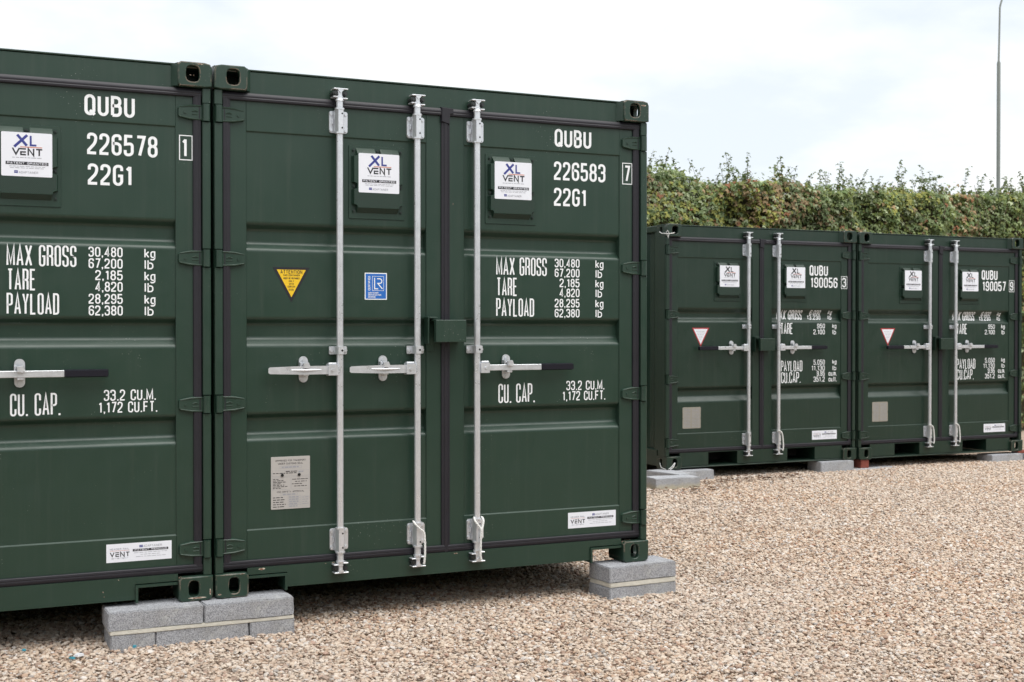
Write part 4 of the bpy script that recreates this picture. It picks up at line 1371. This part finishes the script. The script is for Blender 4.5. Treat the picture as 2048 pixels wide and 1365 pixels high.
rope('white rope looped over the foot of the right lock rod of container 226583',
     [(-.022, -.012, .072), (-.024, -.028, .055), (-.006, -.033, .028), (.008, -.034, .008), (.006, -.035, -.03), (.006, -.034, -.08), (.006, -.032, -.13), (.012, -.03, -.155)], (1.381, 0, Z))
o = rope('white rope hanging from a loop at the foot of the right lock rod of container 226583',
     [(.022, -.012, .072), (.024, -.028, .055), (.018, -.034, .026), (.010, -.038, .006), (.012, -.038, -.03)], (1.381, 0, Z))
o.data.name = 'rope_tie'
# the second strand belongs to the same looped rope
base = [q for q in bpy.data.objects if q.name.startswith('rope_tie') and 'looped' in q.get('label', '')][0]
bm = bmesh.new(); bm.from_mesh(base.data); bm.from_mesh(o.data); bm.to_mesh(base.data); bm.free()
base.data.polygons.foreach_set('use_smooth', [True] * len(base.data.polygons))
bpy.data.objects.remove(o)
Zs = CFG['small']['gb']
FR = [(-.02, -.015, .075), (-.008, -.03, .07), (.012, -.033, .055), (.026, -.03, .02), (.034, -.028, -.03), (.037, -.028, -.08), (.032, -.027, -.120)]
rope('white rope tied round a lock rod foot of the nearer small container', FR, (C3P[0] + 1.254, C3P[1], C3P[2] + Zs), .0055)
rope('white rope tied round the left lock rod foot of the farther small container', FR, (C4P[0] + .907, C4P[1], C4P[2] + Zs), .0055)
rope('white rope tied round the right lock rod foot of the farther small container', FR, (C4P[0] + 1.254, C4P[1], C4P[2] + Zs), .0055)
mb = MB()
x, y, z = C3P
mb.tube([(-.012, .11, 2.19), (-.020, .06, 2.172), (-.015, -.008, 2.165), (.03, -.014, 2.166), (.09, .01, 2.178)], .0035, 'rope', 6)
mb.tube([(-.012, -.01, 2.175), (.0, -.014, 2.195), (.014, -.014, 2.17), (.006, -.016, 2.125), (-.008, -.014, 2.16)], .003, 'rope', 6)
solo('wire_tie', mb, 'white wire tied through the upper left corner holes of container 190056', 'wire tie', C3P, 'wire ties on container 190056')
mb = MB()
mb.tube([(-.004, .11, .055), (-.022, .06, .02), (-.016, -.012, .006)], .003, 'rope', 6)
mb.tube([(.095, .01, .062), (.05, -.012, .03), (.012, -.018, .010)], .003, 'rope', 6)
mb.tube([(.098, .01, .056), (.065, -.012, .022), (.025, -.022, .004)], .003, 'rope', 6)
solo('wire_tie', mb, 'white wire tied through the lower left corner holes of container 190056', 'wire tie', C3P, 'wire ties on container 190056')

# ------------------------------------------------------------------ small scraps in the gravel
def scrap(label, x, y, k, sz, seed, cat='plastic scrap'):
    rd = random.Random(seed)
    mb = MB()
    P = [(rd.uniform(.6, 1) * sz * cos(a), rd.uniform(.6, 1) * sz * sin(a)) for a in np.linspace(0, 2 * pi, 9)[:-1]]
    n = len(P)
    V = [(p[0], p[1], rd.uniform(0, .006)) for p in P] + [(p[0] * .9, p[1] * .9, .008 + rd.uniform(0, .006)) for p in P]
    mb.add(V, [(i, (i + 1) % n, n + (i + 1) % n, n + i) for i in range(n)] + [tuple(range(n, 2 * n)), tuple(range(n - 1, -1, -1))], k)
    solo('plastic_scrap', mb, label, cat, (x, y, ground_z(x, y) + .012), 'plastic scraps in the gravel', None, rd.uniform(0, 6))
scrap('scrap of blue plastic in the gravel at the front of the long block pier', -.40, -.125, 'teal', .013, 1)
scrap('scrap of teal plastic beside crumpled white plastic in the foreground gravel', -.685, -.22, 'teal', .016, 2)
scrap('crumpled white plastic scrap beside the teal piece in the foreground gravel', -.655, -.185, 'paper', .028, 3)
scrap('small teal plastic scrap lying alone in the gravel at the left edge', -.87, .0, 'teal', .013, 4)

# dead leaves blown against the stained block
mb = MB()
rd = random.Random(9)
for i in range(260):
    t = rd.random()
    x = 4.95 + t * 1.3 + rd.gauss(0, .06); y = 3.42 + rd.gauss(0, .09) + .12 * t
    if rd.random() < .25:
        x = 4.3 + rd.random() * .9; y = 3.08 + rd.gauss(0, .07)
    z = ground_z(x, y) + .012 + rd.random() * .012
    l, w, a = rd.uniform(.012, .03), rd.uniform(.006, .014), rd.uniform(0, 6.28)
    c_, s_ = cos(a), sin(a)
    V = [(x + c_ * u - s_ * v, y + s_ * u + c_ * v, z + h) for u, v, h in ((-l, 0, 0), (0, -w, rd.uniform(-.006, .008)), (l, 0, rd.uniform(0, .01)), (0, w, rd.uniform(-.006, .008)))]
    mb.add(V, [(0, 1, 2, 3)], 'litter')
solo('leaf_litter', mb, 'brown dead leaves blown along the foot of the small containers', None, kind='stuff')

# ------------------------------------------------------------------ hedge
HX0, HX1 = 2.8, 21.0
def h_top(x):
    return 3.13 + .10 * mnoise.noise((x * .55, 1.3, 0)) + .13 * mnoise.noise((x * 1.7, 7.3, 0)) + .05 * mnoise.noise((x * 4.1, 3.3, 0))
def h_front(x, z):
    return 6.85 + .24 * mnoise.noise((x * .8, z * .8, 5.0)) + .20 * mnoise.noise((x * 2.4, z * 2.4, 2.0)) + .09 * mnoise.noise((x * 5.5, z * 5.5, 6.0)) + .12 * max(0, z - 2.4) ** 2
def leaf_colour(x, z, r):
    a = mnoise.noise((x * .8, z * 1.3, 11.0)); b_ = mnoise.noise((x * .9 + 5, z * 1.2, 23.0))
    g1, g2, g3 = np.array((.125, .155, .050)), np.array((.140, .18, .090)), np.array((.085, .125, .052))
    yl, rd_, br, pale = np.array((.21, .215, .06)), np.array((.20, .085, .045)), np.array((.21, .15, .09)), np.array((.25, .29, .20))
    c = (g1, g2, g3)[int(r[0] * 2.999)]
    low = max(0, (2.75 - z))
    if r[1] < .015 + 1.1 * max(0, a - .12): c = yl if r[2] < .95 else rd_
    if r[1] > .975 - 1.7 * max(0, b_ - .08) - .16 * low: c = br if r[2] < .95 else rd_
    if .45 < r[1] < .56: c = pale
    return c * np.array((1.06, 1.03, .9)) * (1.3 + .7 * r[3]) * (1 + .45 * mnoise.noise((x * 3.1, z * 3.1, 31.0)))
LV, LF, LC = [], [], []
def leaf(p, nrm, up, l, w, col):
    n_ = Vector(nrm).normalized(); t = Vector(up); t = (t - n_ * t.dot(n_))
    if t.length < 1e-3: t = n_.orthogonal()
    t.normalize(); s = n_.cross(t)
    o = len(LV)
    P = Vector(p); f = n_ * (w * .2)
    LV.extend((tuple(P), tuple(P + t * l * .38 + s * w * .5 + f), tuple(P + t * l - n_ * l * .12), tuple(P + t * l * .38 - s * w * .5 + f), tuple(P + t * l * .45)))
    LF.extend(((o, o + 1, o + 4), (o + 1, o + 2, o + 4), (o + 4, o + 2, o + 3), (o, o + 4, o + 3)))
    LC.extend([(*col, 1)] * 5)
def sprig(p, out, r, small=1.0, col=None):
    """three or five bramble leaflets sharing a stalk"""
    c = leaf_colour(p[0], p[2], r) if col is None else col
    n_ = Vector(out) + Vector((r[4] - .5, r[5] - .5, r[6] - .35)) * 1.15
    up = Vector((r[7] - .5, r[8] - .8, r[9] - .75))
    l = (.032 + .034 * r[10]) * small
    n_.normalize()
    t = up - n_ * up.dot(n_)
    if t.length < 1e-3: t = n_.orthogonal()
    t.normalize(); s = n_.cross(t)
    leaf(p, n_, t, l, l * .72, c)
    leaf(p, n_ + s * .25, t * .35 + s, l * .85, l * .62, c * (.9 + .2 * r[11]))
    leaf(p, n_ - s * .25, t * .35 - s, l * .85, l * .62, c * (.9 + .2 * r[12]))
NS = 46000
R = rng.random((NS, 16))
for i in range(NS):
    r = R[i]
    x = HX0 + (HX1 - HX0) * r[13]
    top = h_top(x)
    if r[14] < .80:
        z = 1.5 + (top - 1.5) * (r[15] ** .75)
        dpt = -math.log(1 - .97 * r[5] * .999) * .07
        y = h_front(x, z) + dpt - .05
        out = (0.05, -1, .45)
    else:
        y = h_front(x, top) + 1.4 * r[15] ** 1.6
        z = top + .04 * mnoise.noise((x * 3, y * 3, 0)) - .06 * r[5]
        out = (0, -.35, 1)
    sprig((x, y, z), out, r)
for i in range(9000):            # the lower face, hidden behind the containers from the front
    r = rng.random(16)
    x = HX0 + (HX1 - HX0) * r[13]; z = .0 + 1.55 * r[15]
    sprig((x, h_front(x, z) - .05 + .12 * r[14], z), (.05, -1, .45), r, 1.35)
for i in range(7500):            # loose fringe along the top
    r = rng.random(16)
    x = HX0 + (HX1 - HX0) * r[13]
    top = h_top(x)
    u = r[14] ** 1.8
    sprig((x, h_front(x, top) + r[15] * .9, top - .12 + .30 * u * (.45 + .9 * max(0, .3 + mnoise.noise((x * 2.2, 4.0, 0))))), (r[4] - .5, -.6, .8), r, 1.0 - .25 * u)
# shoots that stand up above the hedge
sh = MB()
rd = random.Random(31)
for i in range(520):
    x = rd.uniform(HX0, HX1)
    z0 = h_top(x) - .1; y0 = h_front(x, z0) + rd.uniform(.05, .9)
    hgt = .08 + .34 * rd.random() ** 3.0
    lean = (rd.gauss(0, .16), rd.gauss(-.05, .12))
    P = [(x + lean[0] * t * t * hgt * 2, y0 + lean[1] * t * hgt, z0 + .1 * t + hgt * t) for t in (0, .35, .7, 1)]
    sh.tube(P, [.003, .0025, .002, .0012], 'stem', 4)
    m_ = int(6 + hgt * 30)
    for j in range(m_):
        t = .25 + .75 * (j + rd.random()) / m_
        k_ = min(2, int(t * 3)); f_ = t * 3 - k_
        a = Vector(P[k_]).lerp(Vector(P[k_ + 1]), f_)
        r = rng.random(16)
        g_ = np.array((.12, .16, .07)) * (.6 + .8 * r[0]) if r[1] < .8 else np.array((.16, .17, .04))
        sprig(tuple(a + Vector((rd.gauss(0, .018), rd.gauss(0, .018), 0))), (rd.gauss(0, .6), rd.gauss(-.3, .6), 1), r, .95 * (1.1 - t * .4), g_)
# the big curled spray that floats above the outline
for j in range(46):
    t = j / 45
    r = rng.random(16)
    sprig((11.098 + 0.466 * t + rd.gauss(0, .012), 7.35 + rd.gauss(0, .03), 3.369 + 0.058 * t - .03 * sin(t * 3.1) + rd.gauss(0, .022) * (1.1 - t)), (0, -.6, 1), r, .9, np.array((.115, .15, .055)) * (.7 + .6 * r[0]))
sh.tube([(11.198, 7.38, 3.0), (11.258, 7.38, 3.3), (11.198, 7.36, 3.369)], [.003, .0025, .002], 'stem', 5)
# bare canes showing between the leaves
for i in range(420):
    x = rd.uniform(HX0, HX1); z = rd.uniform(1.6, 2.9)
    y = h_front(x, z) + rd.uniform(-.05, .12)
    L_ = rd.uniform(.2, .6); a = rd.gauss(.2, .6)
    sh.tube([(x, y, z), (x + L_ * .5 * sin(a), y - .03, z + L_ * .5 * cos(a)), (x + L_ * sin(a), y + .02, z + L_ * cos(a) * .9)], [.0045, .004, .003], 'stem', 4)
me = bpy.data.meshes.new('foliage')
me.from_pydata(LV, [], LF)
ca = me.color_attributes.new('leaf', 'FLOAT_COLOR', 'POINT')
ca.data.foreach_set('color', np.array(LC, dtype=np.float32).ravel())
me.materials.append(M['leaf'])
hedge = thing('hedge', 'tall overgrown bramble hedge with dead brown patches behind the small containers', 'hedge', (9, 7.5, -.1))
fo = bpy.data.objects.new('foliage', me); COL.objects.link(fo); fo.parent = hedge; fo.location = (-9, -7.5, .1); fo['kind'] = 'stuff'
o = part('stems', None, lambda mb: mb.add(sh.v, sh.f, 'stem'), hedge, (-9, -7.5, .1), 60); o['kind'] = 'stuff'
def fn(mb):
    nx, nz = 90, 14
    V, F = [], []
    for j in range(nz + 1):
        for i in range(nx + 1):
            x = HX0 + .1 + (HX1 - HX0 - .2) * i / nx
            t = j / nz
            z = -.1 + (h_top(x) - .05) * min(1, t * 1.4)
            y = h_front(x, z) + .16 + .08 * mnoise.noise((x * 3, z * 3, 9))
            if t > 1 / 1.4:
                y = h_front(x, z) + .16 + (t - 1 / 1.4) * 4.6
                z -= .06 + .05 * mnoise.noise((x * 3, y * 3, 4))
            V.append((x, y, z))
    F = [(j * (nx + 1) + i, j * (nx + 1) + i + 1, (j + 1) * (nx + 1) + i + 1, (j + 1) * (nx + 1) + i) for j in range(nz) for i in range(nx)]
    mb.add(V, F, 'soil')
part('dead_growth', None, fn, hedge, (-9, -7.5, .1), 60)

# unseen hedge added behind the viewer to darken the low horizon and door reflections
def fn(mb):
    P = [(-40, -11.2), (-20, -11.5), (0, -11.0), (14, -10.8), (23, -8.5), (25.5, -2), (26, 6.5)]
    pts = []
    for (ax, ay), (bx, by) in zip(P, P[1:]):
        n_ = max(4, int(math.hypot(bx - ax, by - ay) / .5))
        for i in range(n_):
            pts.append((ax + (bx - ax) * i / n_, ay + (by - ay) * i / n_))
    rows = [(0, -.2), (-.15, .9), (-.15, 1.9), (.0, 2.6), (.35, 3.05), (.9, 3.2), (1.5, 2.9), (1.7, -.2)]
    V = []
    for x, y in pts:
        d = Vector((x - 3, y, 0)).normalized()
        for o_, z in rows:
            q = mnoise.noise((x * .9, y * .9, z * 1.1)) * .35 + mnoise.noise((x * 2.7, y * 2.7, z * 3)) * .14
            V.append((x + d.x * (o_ + q), y + d.y * (o_ + q), z * (1 + .14 * mnoise.noise((x * .6, y * .6, 2)))))
    m_ = len(rows)
    mb.add(V, [(i * m_ + j, i * m_ + j + 1, (i + 1) * m_ + j + 1, (i + 1) * m_ + j) for i in range(len(pts) - 1) for j in range(m_ - 1)], 'added_hedge')
yh = MB(); fn(yh)
solo('light_block_hedge', yh, 'unseen dark green hedge added behind the viewer to block low sky light', 'hedge', smooth=60)

# ------------------------------------------------------------------ lamp post beyond the hedge
lamp = thing('street_lamp', 'slim grey street lamp post rising behind the hedge at the right', 'street lamp', (21.73, 16.17, -.1))
part('pole', None, lambda mb: (mb.tube([(0, 0, -.1), (0, 0, 1.4), (0, 0, 1.42), (0, 0, 7.62), (0, 0, 7.68), (.03, 0, 8.93), (.05, 0, 9.0), (.13, 0, 9.22), (.34, -.05, 9.42), (.9, -.18, 9.55)],
     [.085, .085, .047, .043, .023, .021, .021, .021, .021, .02], 'pole', 14), mb.cyl((0, 0, -.05), (0, 0, .02), .16, 'pole', 14)), lamp)
part('lantern', None, lambda mb: (mb.bprism([(.85, 9.50), (1.45, 9.52), (1.42, 9.62), (.9, 9.62)], -.04, -.32, .03, 'pole'), mb.box(.9, 1.4, -.30, -.06, 9.485, 9.50, 'plate', .004)), lamp)
